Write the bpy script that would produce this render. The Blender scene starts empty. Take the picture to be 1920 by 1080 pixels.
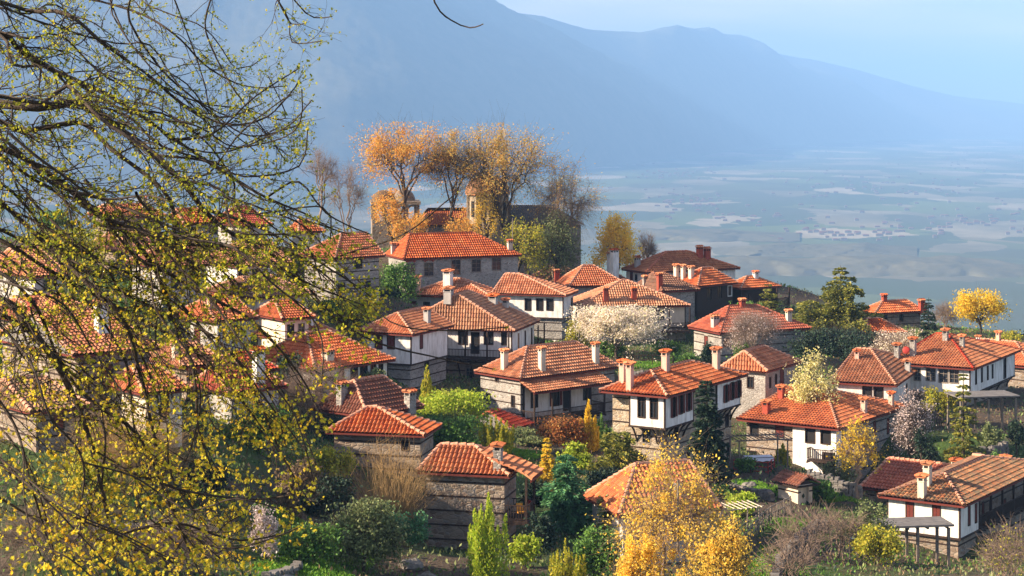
import bpy, math, random
import numpy as np
from mathutils import Vector, Matrix

# ---------------------------------------------------------------- camera, sky, sun, exposure
SC = bpy.context.scene
COL = SC.collection
F, U0, HV = 3600.0, 960.0, 200.0          # focal length in photo pixels, image centre, horizon row
cam = bpy.data.cameras.new("camera")
cam.sensor_width = 36.0
cam.lens = 36.0 * F / 1920.0
cam.shift_y = -(540.0 - HV) / 1920.0
cam.clip_start = 0.5
cam.clip_end = 120000.0
camo = bpy.data.objects.new("camera", cam)
COL.objects.link(camo)
camo.location = (0, 0, 0)
camo.rotation_euler = (math.radians(90), 0, 0)
SC.camera = camo

SUN_EL = math.radians(27)
SUN_AZ = math.radians(-101)                # from +Y towards +X: the sun stands to the left, a little behind the camera
w = bpy.data.worlds.new("World")
SC.world = w
w.use_nodes = True
nt = w.node_tree
sky = nt.nodes.new("ShaderNodeTexSky")
sky.sky_type = 'NISHITA'
sky.sun_disc = False
sky.sun_elevation = SUN_EL
sky.sun_rotation = SUN_AZ
sky.air_density = 1.0
sky.dust_density = 1.0
sky.ozone_density = 2.0
bg = nt.nodes["Background"]
# thin, uneven high cloud over the Nishita sky
tc = nt.nodes.new("ShaderNodeTexCoord"); mp = nt.nodes.new("ShaderNodeMapping"); mp.inputs["Scale"].default_value = (2.0, 2.0, 14.0)
nz_ = nt.nodes.new("ShaderNodeTexNoise"); nz_.inputs["Scale"].default_value = 2.2; nz_.inputs["Detail"].default_value = 7
rp = nt.nodes.new("ShaderNodeValToRGB"); rp.color_ramp.elements[0].position = .42; rp.color_ramp.elements[1].position = .70
mxs = nt.nodes.new("ShaderNodeMix"); mxs.data_type = 'RGBA'; mxs.inputs[7].default_value = (8.6, 7.0, 7.8, 1)
sc_m = nt.nodes.new("ShaderNodeMath"); sc_m.operation = 'MULTIPLY'; sc_m.inputs[1].default_value = .6
nt.links.new(tc.outputs["Generated"], mp.inputs[0]); nt.links.new(mp.outputs[0], nz_.inputs["Vector"]); nt.links.new(nz_.outputs[0], rp.inputs[0])
nt.links.new(rp.outputs[0], sc_m.inputs[0]); nt.links.new(sc_m.outputs[0], mxs.inputs[0]); nt.links.new(sky.outputs[0], mxs.inputs[6])
nt.links.new(mxs.outputs[2], bg.inputs[0])
bg.inputs[1].default_value = 0.062
sd = bpy.data.lights.new("sun", 'SUN')
sd.energy = 5.0
sd.angle = math.radians(0.5)
sd.color = (1.0, 0.80, 0.60)
so = bpy.data.objects.new("sun", sd)
COL.objects.link(so)
to_sun = Vector((math.sin(SUN_AZ) * math.cos(SUN_EL), math.cos(SUN_AZ) * math.cos(SUN_EL), math.sin(SUN_EL)))
so.rotation_euler = to_sun.to_track_quat('Z', 'Y').to_euler()
so.location = (-60, -20, 60)
SC.view_settings.view_transform = 'Standard'
SC.view_settings.look = 'None'
SC.view_settings.gamma = 1.0
SC.view_settings.use_curve_mapping = False
SC.view_settings.exposure = 1.65
SC.cycles.max_bounces = 6
SC.cycles.transparent_max_bounces = 8
SC.cycles.volume_bounces = 0

# ---------------------------------------------------------------- helpers
def P(u, v, d):
    return Vector(((u - U0) / F * d, d, -(v - HV) / F * d))

def PZ(u, d, z):
    return Vector(((u - U0) / F * d, d, z))

class MB:
    """collects quads and triangles; link() makes ONE mesh object"""
    def __init__(s):
        s.v, s.f, s.m, s.uv, s.n, s.sm = [], [], [], [], 0, []
    def add(s, verts, faces, mat=0, uv=None, smooth=False):
        verts = np.asarray(verts, dtype=np.float32).reshape(-1, 3)
        faces = np.asarray(faces, dtype=np.int32)
        if len(faces) == 0:
            return
        s.v.append(verts)
        s.f.append(faces + s.n)
        s.m.append(np.full(len(faces), mat, dtype=np.int32))
        s.sm.append(np.full(len(faces), smooth, dtype=bool))
        s.uv.append(np.zeros((len(verts), 2), np.float32) if uv is None else np.asarray(uv, dtype=np.float32))
        s.n += len(verts)
    def box(s, x0, x1, y0, y1, z0, z1, mat=0):
        v = [(x, y, z) for z in (z0, z1) for y in (y0, y1) for x in (x0, x1)]
        f = [(0, 2, 3, 1), (4, 5, 7, 6), (0, 1, 5, 4), (2, 6, 7, 3), (0, 4, 6, 2), (1, 3, 7, 5)]
        s.add(v, f, mat)
    def bar(s, a, b, w, h=None, mat=0, up=(0, 0, 1)):
        a, b = Vector(a), Vector(b)
        h = h or w
        t = (b - a).normalized()
        upv = Vector(up)
        if abs(t.dot(upv)) > .95:
            upv = Vector((1, 0, 0))
        sx = t.cross(upv).normalized() * (w / 2)
        sy = sx.cross(t).normalized() * (h / 2)
        v = []
        for p in (a, b):
            v += [p - sx - sy, p + sx - sy, p + sx + sy, p - sx + sy]
        s.add([tuple(q) for q in v], [(0, 3, 2, 1), (4, 5, 6, 7), (0, 1, 5, 4), (1, 2, 6, 5), (2, 3, 7, 6), (3, 0, 4, 7)], mat)
    def tube(s, pts, rads, n=6, mat=0, cap=True):
        pts = np.array([tuple(p) for p in pts], dtype=np.float64)
        k = len(pts)
        rads = np.asarray(rads, dtype=np.float64)
        tg = np.empty_like(pts)
        tg[1:-1] = pts[2:] - pts[:-2]
        tg[0] = pts[1] - pts[0]
        tg[-1] = pts[-1] - pts[-2]
        tg /= np.linalg.norm(tg, axis=1)[:, None] + 1e-9
        ref = np.array([0.13, 0.21, 0.97]) if abs(tg[0][2]) < .9 else np.array([0.97, 0.2, 0.1])
        a = np.cross(tg, ref)
        a /= np.linalg.norm(a, axis=1)[:, None] + 1e-9
        b = np.cross(tg, a)
        th = np.linspace(0, 2 * math.pi, n, endpoint=False)
        ring = pts[:, None, :] + rads[:, None, None] * (np.cos(th)[None, :, None] * a[:, None, :] + np.sin(th)[None, :, None] * b[:, None, :])
        v = ring.reshape(-1, 3)
        i = np.arange(k - 1)[:, None] * n
        j = np.arange(n)[None, :]
        j2 = (j + 1) % n
        f = np.stack([i + j, i + n + j, i + n + j2, i + j2], -1).reshape(-1, 4)
        s.add(v, f, mat, smooth=True)
    def quad(s, a, b, c, d, mat=0):
        s.add([tuple(a), tuple(b), tuple(c), tuple(d)], [(0, 1, 2, 3)], mat)
    def tri(s, a, b, c, mat=0):
        s.add([tuple(a), tuple(b), tuple(c)], [(0, 1, 2)], mat)
    def mesh(s, name, mats):
        me = bpy.data.meshes.new(name)
        if s.n:
            V = np.concatenate(s.v)
            UV = np.concatenate(s.uv)
            tot = [np.full(len(f), f.shape[1], np.int32) for f in s.f]
            tot = np.concatenate(tot)
            loops = np.concatenate([f.ravel() for f in s.f])
            start = np.concatenate([[0], np.cumsum(tot)[:-1]]).astype(np.int32)
            me.vertices.add(len(V))
            me.vertices.foreach_set("co", V.ravel())
            me.loops.add(len(loops))
            me.loops.foreach_set("vertex_index", loops.astype(np.int32))
            me.polygons.add(len(tot))
            me.polygons.foreach_set("loop_start", start)
            me.polygons.foreach_set("loop_total", tot)
            me.polygons.foreach_set("material_index", np.concatenate(s.m))
            me.polygons.foreach_set("use_smooth", np.concatenate(s.sm))
            uvl = me.uv_layers.new(name="UVMap")
            uvl.data.foreach_set("uv", UV[loops].ravel())
            me.update(calc_edges=True)
            me.validate(clean_customdata=False)
        for m in (mats if isinstance(mats, (list, tuple)) else [mats]):
            me.materials.append(m)
        return me
    def link(s, name, mats, parent=None, loc=(0, 0, 0), rz=0):
        o = bpy.data.objects.new(name, s.mesh(name, mats))
        COL.objects.link(o)
        o.parent = parent
        o.location = loc
        o.rotation_euler = (0, 0, rz)
        return o

def tag(o, label=None, cat=None, group=None, kind=None):
    if label: o["label"] = label
    if cat: o["category"] = cat
    if group: o["group"] = group
    if kind: o["kind"] = kind
    return o

def empty(name, loc, rz, label, cat, group=None):
    o = bpy.data.objects.new(name, None)
    COL.objects.link(o)
    o.location = loc
    o.rotation_euler = (0, 0, rz)
    o.empty_display_size = .3
    return tag(o, label, cat, group)

def child(name, mesh, parent, loc=(0, 0, 0), rz=0):
    o = bpy.data.objects.new(name, mesh)
    COL.objects.link(o)
    o.parent = parent
    o.location = loc
    o.rotation_euler = (0, 0, rz)
    return o

# ---------------------------------------------------------------- materials
class NB:
    def __init__(s, name):
        s.m = bpy.data.materials.new(name)
        s.m.use_nodes = True
        s.t = s.m.node_tree
        s.p = s.t.nodes["Principled BSDF"]
        s.out = s.t.nodes["Material Output"]
        s.p.inputs["Specular IOR Level"].default_value = 0.25
    def n(s, typ, **k):
        nd = s.t.nodes.new(typ)
        for a, b in k.items():
            setattr(nd, a, b)
        return nd
    def l(s, a, b):
        s.t.links.new(a, b)
    def val(s, sock, x):
        if hasattr(x, "type"): s.l(x, sock)
        else: sock.default_value = x
    def math(s, op, a, b=0.0, c=0.0):
        nd = s.n("ShaderNodeMath", operation=op)
        s.val(nd.inputs[0], a); s.val(nd.inputs[1], b); s.val(nd.inputs[2], c)
        return nd.outputs[0]
    def mix(s, fac, a, b, blend='MIX'):
        nd = s.n("ShaderNodeMix", data_type='RGBA', blend_type=blend)
        s.val(nd.inputs[0], fac)
        for sock, x in ((nd.inputs[6], a), (nd.inputs[7], b)):
            if hasattr(x, "type"): s.l(x, sock)
            else: sock.default_value = (*x, 1)
        return nd.outputs[2]
    def ramp(s, fac, stops, interp='LINEAR'):
        nd = s.n("ShaderNodeValToRGB")
        cr = nd.color_ramp
        cr.interpolation = interp
        while len(cr.elements) < len(stops):
            cr.elements.new(0.5)
        for e, (p, c) in zip(cr.elements, stops):
            e.position = p
            e.color = (*c, 1) if len(c) == 3 else c
        s.l(fac, nd.inputs[0])
        return nd.outputs[0]
    def coords(s, kind="Object", scale=(1, 1, 1)):
        tc = s.n("ShaderNodeTexCoord")
        mp = s.n("ShaderNodeMapping")
        mp.inputs["Scale"].default_value = scale
        s.l(tc.outputs[kind], mp.inputs[0])
        return mp.outputs[0]
    def noise(s, vec, scale, detail=4, rough=.55, out=0):
        nd = s.n("ShaderNodeTexNoise")
        nd.inputs["Scale"].default_value = scale
        nd.inputs["Detail"].default_value = detail
        nd.inputs["Roughness"].default_value = rough
        if vec: s.l(vec, nd.inputs["Vector"])
        return nd.outputs[out]
    def bump(s, h, strength, dist):
        nd = s.n("ShaderNodeBump")
        nd.inputs["Strength"].default_value = strength
        nd.inputs["Distance"].default_value = dist
        s.l(h, nd.inputs["Height"])
        s.l(nd.outputs[0], s.p.inputs["Normal"])

def m_tile(name, cols, mossy=0.0):
    b = NB(name)
    uv = b.n("ShaderNodeTexCoord").outputs["UV"]
    sep = b.n("ShaderNodeSeparateXYZ"); b.l(uv, sep.inputs[0])
    iu = b.math('FLOOR', b.math('DIVIDE', sep.outputs[0], .30))
    iv = b.math('FLOOR', b.math('DIVIDE', sep.outputs[1], .44))
    cmb = b.n("ShaderNodeCombineXYZ"); b.l(iu, cmb.inputs[0]); b.l(iv, cmb.inputs[1])
    oi = b.n("ShaderNodeObjectInfo"); b.l(oi.outputs["Random"], cmb.inputs[2])
    wn = b.n("ShaderNodeTexWhiteNoise"); b.l(cmb.outputs[0], wn.inputs["Vector"])
    k = len(cols)
    c = b.ramp(wn.outputs[0], [((i + .5) / k, q) for i, q in enumerate(cols)])
    ob = b.coords()
    n1 = b.noise(ob, .55, 6, .68)
    c = b.mix(b.ramp(n1, [(.42, (0, 0, 0)), (.72, (.85, .85, .85))]), c, tuple(x * .5 + .01 for x in cols[0]))
    n5 = b.noise(ob, 1.4, 6, .7)
    c = b.mix(b.ramp(n5, [(.58, (0, 0, 0)), (.74, (.4, .4, .4))]), c, (.44, .31, .21))
    if mossy:
        n2 = b.noise(ob, 3.1, 6, .7)
        c = b.mix(b.math('MULTIPLY', b.ramp(n2, [(.48, (0, 0, 0)), (.6, (1, 1, 1))]), mossy), c, (.10, .085, .05))
    hs = b.n("ShaderNodeHueSaturation")
    b.l(c, hs.inputs["Color"])
    b.l(b.math('ADD', b.math('MULTIPLY', oi.outputs["Random"], .50), .80), hs.inputs["Value"])
    wn2 = b.n('ShaderNodeTexWhiteNoise', noise_dimensions='1D'); b.l(oi.outputs['Random'], wn2.inputs['W'])
    b.l(b.math('ADD', b.math('MULTIPLY', wn2.outputs[0], .016), .494), hs.inputs['Hue'])
    b.l(b.math('SUBTRACT', 1.10, b.math('MULTIPLY', wn2.outputs[0], .16)), hs.inputs['Saturation'])
    b.l(hs.outputs[0], b.p.inputs["Base Color"])
    b.p.inputs["Roughness"].default_value = .75
    return b.m

def m_stone(name, cols, mortar, scale=2.6):
    b = NB(name)
    ob = b.coords("Object", (1, 1, 1.8))
    wv = b.n("ShaderNodeVectorMath", operation='ADD')
    b.l(ob, wv.inputs[0])
    ns = b.n("ShaderNodeVectorMath", operation='SCALE')
    b.l(b.noise(ob, 2.5, 2, .5, 1), ns.inputs[0]); ns.inputs[3].default_value = .22
    b.l(ns.outputs[0], wv.inputs[1])
    vo = b.n("ShaderNodeTexVoronoi"); vo.inputs["Scale"].default_value = scale; b.l(wv.outputs[0], vo.inputs["Vector"])
    ve = b.n("ShaderNodeTexVoronoi", feature='DISTANCE_TO_EDGE'); ve.inputs["Scale"].default_value = scale; b.l(wv.outputs[0], ve.inputs["Vector"])
    sp = b.n("ShaderNodeSeparateColor"); b.l(vo.outputs["Color"], sp.inputs[0])
    k = len(cols)
    c = b.ramp(sp.outputs[0], [((i + .5) / k, q) for i, q in enumerate(cols)])
    c = b.mix(b.math('MULTIPLY', b.noise(ob, 9, 5, .65), .6), c, tuple(x * .5 for x in cols[0]))
    edge = b.ramp(ve.outputs["Distance"], [(.02, (1, 1, 1)), (.09, (0, 0, 0))])
    c = b.mix(edge, c, mortar)
    n0 = b.noise(b.coords(), .35, 4, .6)
    c = b.mix(b.ramp(n0, [(.42, (0, 0, 0)), (.68, (.6, .6, .6))]), c, tuple(x * .45 for x in mortar))
    b.l(c, b.p.inputs["Base Color"])
    b.p.inputs["Roughness"].default_value = .92
    b.bump(b.math('ADD', b.math('MINIMUM', ve.outputs["Distance"], .15), b.math('MULTIPLY', b.noise(ob, 12, 4), .08)), .9, .25)
    return b.m

def m_plain(name, c, rough=.8, var=.25, scale=2.0, bump=0.0, c2=None):
    b = NB(name)
    ob = b.coords()
    n1 = b.noise(ob, scale, 6, .62)
    c2 = c2 or tuple(x * (1 - var) for x in c)
    col = b.mix(b.ramp(n1, [(.35, (0, 0, 0)), (.7, (1, 1, 1))]), c, c2)
    b.l(col, b.p.inputs["Base Color"])
    b.p.inputs["Roughness"].default_value = rough
    if bump: b.bump(b.noise(ob, scale * 6, 4), bump, .05)
    return b.m

def m_plaster(name, c, stain):
    b = NB(name)
    ob = b.coords()
    st = b.noise(b.coords("Object", (2.2, 2.2, .5)), 1.2, 6, .65)
    n2 = b.noise(ob, 7, 5, .6)
    col = b.mix(b.ramp(st, [(.40, (0, 0, 0)), (.74, (.85, .85, .85))]), c, stain)
    col = b.mix(b.math('MULTIPLY', n2, .18), col, stain)
    b.l(col, b.p.inputs["Base Color"])
    b.p.inputs["Roughness"].default_value = .9
    b.bump(n2, .25, .03)
    return b.m

def m_leaf(name, cols, trans=.45, rough=.6):
    b = NB(name)
    g = b.n("ShaderNodeNewGeometry")
    k = len(cols)
    c = b.ramp(g.outputs["Random Per Island"], [((i + .5) / k, q) for i, q in enumerate(cols)])
    nn = b.noise(b.coords(), .7, 3, .5)
    hs = b.n("ShaderNodeHueSaturation"); b.l(c, hs.inputs["Color"])
    b.l(b.math('ADD', b.math('MULTIPLY', nn, 1.0), .5), hs.inputs["Value"])
    c = hs.outputs[0]
    b.l(c, b.p.inputs["Base Color"])
    b.p.inputs["Roughness"].default_value = rough
    tr = b.n("ShaderNodeBsdfTranslucent"); b.l(c, tr.inputs[0])
    mx = b.n("ShaderNodeMixShader"); mx.inputs[0].default_value = trans
    b.l(b.p.outputs[0], mx.inputs[1]); b.l(tr.outputs[0], mx.inputs[2]); b.l(mx.outputs[0], b.out.inputs[0])
    return b.m

M = {}
M['tile_new'] = m_tile("orange_roof_tile", [(.38, .10, .040), (.50, .16, .065), (.44, .13, .05), (.56, .21, .09), (.32, .075, .03), (.47, .14, .055)])
M['tile_red'] = m_tile("deep_red_roof_tile", [(.32, .06, .035), (.40, .085, .045), (.35, .07, .038), (.46, .12, .065)])
M['tile_worn'] = m_tile("worn_roof_tile", [(.34, .115, .055), (.48, .19, .095), (.40, .14, .07), (.56, .27, .15), (.26, .085, .04), (.50, .21, .11)], .35)
M['tile_old'] = m_tile("old_mossy_roof_tile", [(.20, .09, .045), (.36, .17, .08), (.11, .06, .035), (.40, .20, .10), (.30, .10, .04), (.14, .10, .065)], .95)
M['tile_brown'] = m_tile("brown_roof_tile", [(.20, .085, .055), (.26, .11, .07), (.23, .095, .06), (.30, .14, .09)], .35)
M['mortar_cap'] = m_plain("pale_ridge_tile", (.52, .30, .20), .85, .35, 4, c2=(.40, .16, .09))
M['stone_grey'] = m_stone("grey_rubble_stone", [(.26, .25, .23), (.40, .38, .34), (.32, .29, .25), (.47, .45, .41), (.22, .20, .18)], (.42, .40, .36))
M['stone_warm'] = m_stone("warm_rubble_stone", [(.36, .28, .18), (.48, .39, .27), (.30, .24, .18), (.52, .45, .34), (.40, .27, .15)], (.46, .40, .31))
M['stone_brown'] = m_stone("brown_banded_stone", [(.20, .15, .11), (.36, .29, .22), (.42, .37, .31), (.27, .16, .10), (.31, .30, .29)], (.30, .25, .19), 2.3)
M['white'] = m_plaster("white_plaster", (.78, .77, .73), (.36, .33, .28))
M['cream'] = m_plaster("cream_plaster", (.66, .58, .46), (.42, .36, .27))
M['grey_plaster'] = m_plaster("grey_plaster", (.42, .40, .37), (.24, .23, .21))
M['timber'] = m_plain("dark_timber", (.045, .026, .018), .8, .5, 6, .3)
M['timber_red'] = m_plain("red_brown_timber", (.15, .028, .018), .7, .4, 6, .3)
M['wood_grey'] = m_plain("weathered_wood", (.25, .21, .17), .9, .5, 8, .3)
M['red_brick'] = m_plain("red_brick", (.36, .07, .04), .85, .4, 8, .3)
M['cap_cream'] = m_plaster("cream_render", (.64, .55, .43), (.36, .29, .21))
M['pink_render'] = m_plaster("pink_render", (.60, .40, .31), (.38, .22, .16))
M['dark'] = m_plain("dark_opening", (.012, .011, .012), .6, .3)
M['slate'] = m_plain("grey_slab", (.17, .16, .15), .85, .45, 2.2, .4)
M['bark'] = m_plain("bark", (.10, .075, .055), .95, .55, 5, .6)
M['bark_pale'] = m_plain("pale_mottled_bark", (.30, .26, .20), .9, .7, 4, .5)
M['bark_dark'] = m_plain("dark_mottled_bark", (.030, .022, .018), .9, .5, 9, .5, c2=(.085, .065, .048))
M['twig'] = m_plain("grey_brown_twig", (.27, .20, .15), .95, .4, 5)
M['straw'] = m_plain('straw_coloured_twig', (.42, .28, .12), .9, .4, 5)
M['iron'] = m_plain("dark_iron", (.03, .03, .032), .6, .3)
M['cloth'] = m_plain("white_cloth", (.70, .74, .80), .9, .15)
M['blue'] = m_plain("blue_plastic", (.02, .05, .35), .5, .2)
M['red_paint'] = m_plain("red_paint", (.35, .03, .02), .6, .3)
M['yellow'] = m_plain("orange_cushion", (.75, .33, .04), .9, .3)
b = NB("window_glass"); b.p.inputs["Base Color"].default_value = (.02, .024, .03, 1); b.p.inputs["Roughness"].default_value = .08
b.p.inputs["Specular IOR Level"].default_value = .5; M['glass'] = b.m
# ---------------------------------------------------------------- roofs
COLW, COURSE = .30, .44
def slope(mb, p0, p1, q0, q1, mat=0, detail=True, split=None):
    """tiled roof slope; eave p0->p1 (left to right seen from outside), top q0->q1"""
    p0, p1, q0, q1 = (np.array(tuple(x), float) for x in (p0, p1, q0, q1))
    L = np.linalg.norm(p1 - p0)
    if L < .2: return
    U = (p1 - p0) / L
    w = q0 - p0
    w = w - U * (w @ U)
    V = np.linalg.norm(w)
    Vd = w / V
    N = np.cross(U, Vd)
    a = float(np.clip((q0 - p0) @ U, 0, L)); b = float(np.clip((q1 - p0) @ U, a, L))
    du = COLW / 4 if detail else COLW
    nu = max(2, int(round(L / COLW)) * (4 if detail else 1) + 1)
    us = np.linspace(0, L, nu)
    vm = np.full(nu, V)
    if a > 1e-3: vm = np.minimum(vm, V * us / a)
    if L - b > 1e-3: vm = np.minimum(vm, V * (L - us) / (L - b))
    nc = max(1, int(math.ceil(V / COURSE)))
    rows, hs, uvr = [], [], []
    for k in range(nc):
        rows += [k * COURSE, (k + 1) * COURSE]; hs += [.085, .0]; uvr += [(k + .02) * COURSE, (k + .98) * COURSE]
    rows = np.array(rows); hs = np.array(hs); uvr = np.array(uvr)
    if detail:
        ph = np.array([0, .10, .14, .10])[np.arange(nu) % 4]
    else:
        ph = np.full(nu, .03)
    vv = np.minimum(rows[:, None], vm[None, :])
    hh = hs[:, None] + ph[None, :]
    pts = p0 + us[None, :, None] * U + vv[..., None] * Vd + hh[..., None] * N
    uv = np.stack([np.broadcast_to(us[None, :] + .001, vv.shape), np.broadcast_to(uvr[:, None], vv.shape)], -1)
    nr = len(rows)
    i = np.arange(nr - 1)[:, None]; j = np.arange(nu - 1)[None, :]
    lo = (rows[:-1, None] < np.maximum(vm[:-1], vm[1:])[None, :] - 1e-4)
    idx = i * nu + j
    f = np.stack([idx, idx + 1, idx + nu + 1, idx + nu], -1)[lo]
    mats = mat
    mb.add(pts.reshape(-1, 3), f, mats, uv.reshape(-1, 2))
    if split is not None:
        # the part of the slope past `split` metres along the eave carries other tiles
        cols = np.broadcast_to(us[None, :-1], lo.shape)[lo]
        mb.m[-1] = np.where(cols > split, 1, 0).astype(np.int32)

def caps(mb, a, b, mat=0, r=.17):
    a, b = Vector(a), Vector(b)
    L = (b - a).length
    if L < .3: return
    n = max(1, int(L / .46))
    for k in range(n):
        p = a.lerp(b, k / n); q = a.lerp(b, (k + 1.08) / n)
        mb.tube([p + Vector((0, 0, .10)), q + Vector((0, 0, .05))], [r, r * .78], 6, mat)

class Roof:
    """hip roof over an eave rectangle W x D; ridge along X (y=D/2) or Y (x=W/2)"""
    def __init__(s, W, D, ax, a, b, h, z):
        s.W, s.D, s.ax, s.a, s.b, s.h, s.z = W, D, ax, a, b, h, z
    def height(s, x, y):
        W, D, h = s.W, s.D, s.h
        if s.ax == 'X':
            t = [y / (D / 2), (D - y) / (D / 2)]
            if s.a > .05: t.append(x / s.a)
            if W - s.b > .05: t.append((W - x) / (W - s.b))
        else:
            t = [x / (W / 2), (W - x) / (W / 2)]
            if s.a > .05: t.append(y / s.a)
            if D - s.b > .05: t.append((D - y) / (D - s.b))
        return s.z + h * min(1.0, min(t))
    def build(s, root, tile, fascia, capmat, split=None, tile2=None, name='roof'):
        W, D, z, h = s.W, s.D, s.z, s.h
        if s.ax == 'X': r0, r1 = (s.a, D / 2, z + h), (s.b, D / 2, z + h)
        else: r0, r1 = (W / 2, s.a, z + h), (W / 2, s.b, z + h)
        A, B, C, E = (0, 0, z), (W, 0, z), (W, D, z), (0, D, z)
        mb = MB()
        if s.ax == 'X':
            slope(mb, A, B, r0, r1)                        # front right
            slope(mb, C, E, r1, r0, detail=False)
            if s.a > .05: slope(mb, E, A, r0, r0)
            if W - s.b > .05: slope(mb, B, C, r1, r1, detail=False)
        else:
            slope(mb, E, A, r1, r0, split=split)            # front left
            slope(mb, B, C, r0, r1, detail=False)
            if s.a > .05: slope(mb, A, B, r0, r0)
            if D - s.b > .05: slope(mb, C, E, r1, r1, detail=False)
        ro = mb.link(name, [M[tile], M[tile2 or tile]], root)
        fb = MB()
        t = .14
        fb.quad((0.02, .02, z - .03), (.02, D - .02, z - .03), (W - .02, D - .02, z - .03), (W - .02, .02, z - .03), 0)
        fb.bar((0, .03, z - .06), (W, .03, z - .06), .05, t)
        fb.bar((.03, 0, z - .06), (.03, D, z - .06), .05, t)
        fb.bar((W - .03, 0, z - .06), (W - .03, D, z - .06), .05, t)
        fb.bar((0, D - .03, z - .06), (W, D - .03, z - .06), .05, t)
        # rafter ends under the eave
        for k in range(1, int(W / .6)): fb.bar((k * .6, .03, z - .1), (k * .6, .5, z - .1), .08, .1)
        for k in range(1, int(D / .6)): fb.bar((.03, k * .6, z - .1), (.5, k * .6, z - .1), .08, .1)
        def gable(p, q, r):
            fb.tri(p, q, r, 1); fb.tri(q, p, r, 1)
        if s.ax == 'X':
            if s.a <= .05: gable((.06, .05, z), (.06, D - .05, z), (.06, D / 2, z + h - .02))
            if W - s.b <= .05: gable((W - .06, .05, z), (W - .06, D - .05, z), (W - .06, D / 2, z + h - .02))
        else:
            if s.a <= .05: gable((.05, .06, z), (W - .05, .06, z), (W / 2, .06, z + h - .02))
            if D - s.b <= .05: gable((.05, D - .06, z), (W - .05, D - .06, z), (W / 2, D - .06, z + h - .02))
        fb.link('eave_board', [M[fascia], M['grey_plaster']], ro)
        cb = MB()
        caps(cb, r0, r1)
        if s.ax == 'X':
            caps(cb, A, r0); caps(cb, E, r0); caps(cb, B, r1); caps(cb, C, r1)
        else:
            caps(cb, A, r0); caps(cb, B, r0); caps(cb, C, r1); caps(cb, E, r1)
        cb.link('ridge_tiles', [M[capmat]], ro)
        s.obj = ro
        return ro

# ---------------------------------------------------------------- chimneys, windows
def chimney_mesh(w, h, kind):
    mb = MB()
    q = w / 2
    sh = M[{'w': 'white', 'c': 'cap_cream', 'r': 'red_brick', 's': 'stone_grey', 'p': 'pink_render', 'g': 'grey_plaster'}[kind[0]]]
    mb.box(-q, q, -q * .8, q * .8, -.45, h - .42, 0)
    e = q + .035
    mb.box(-e, e, -e * .85, e * .85, h - .42, h - .36, 0)
    # smoke slots between little piers
    for x in (-q + .05, 0, q - .05):
        for y in (-q * .8 + .04, q * .8 - .04):
            mb.box(x - .05, x + .05, y - .04, y + .04, h - .36, h - .16, 0)
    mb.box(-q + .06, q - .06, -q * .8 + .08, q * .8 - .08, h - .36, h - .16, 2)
    mb.box(-e, e, -e * .85, e * .85, h - .16, h - .11, 0)
    # tiled cap
    o = q + .12
    hr = .17
    slope(mb, (-o, -o * .9, h - .11), (o, -o * .9, h - .11), (-o, 0, h - .11 + hr), (o, 0, h - .11 + hr), 1)
    slope(mb, (o, o * .9, h - .11), (-o, o * .9, h - .11), (o, 0, h - .11 + hr), (-o, 0, h - .11 + hr), 1)
    mb.box(-o + .03, o - .03, -o * .8, o * .8, h - .115, h - .06, 1)
    mb.tube([(-o, 0, h + .06), (o, 0, h + .06)], [.07, .06], 6, 1)
    return mb.mesh('chimney', [sh, M['tile_new'], M['dark']])

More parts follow.
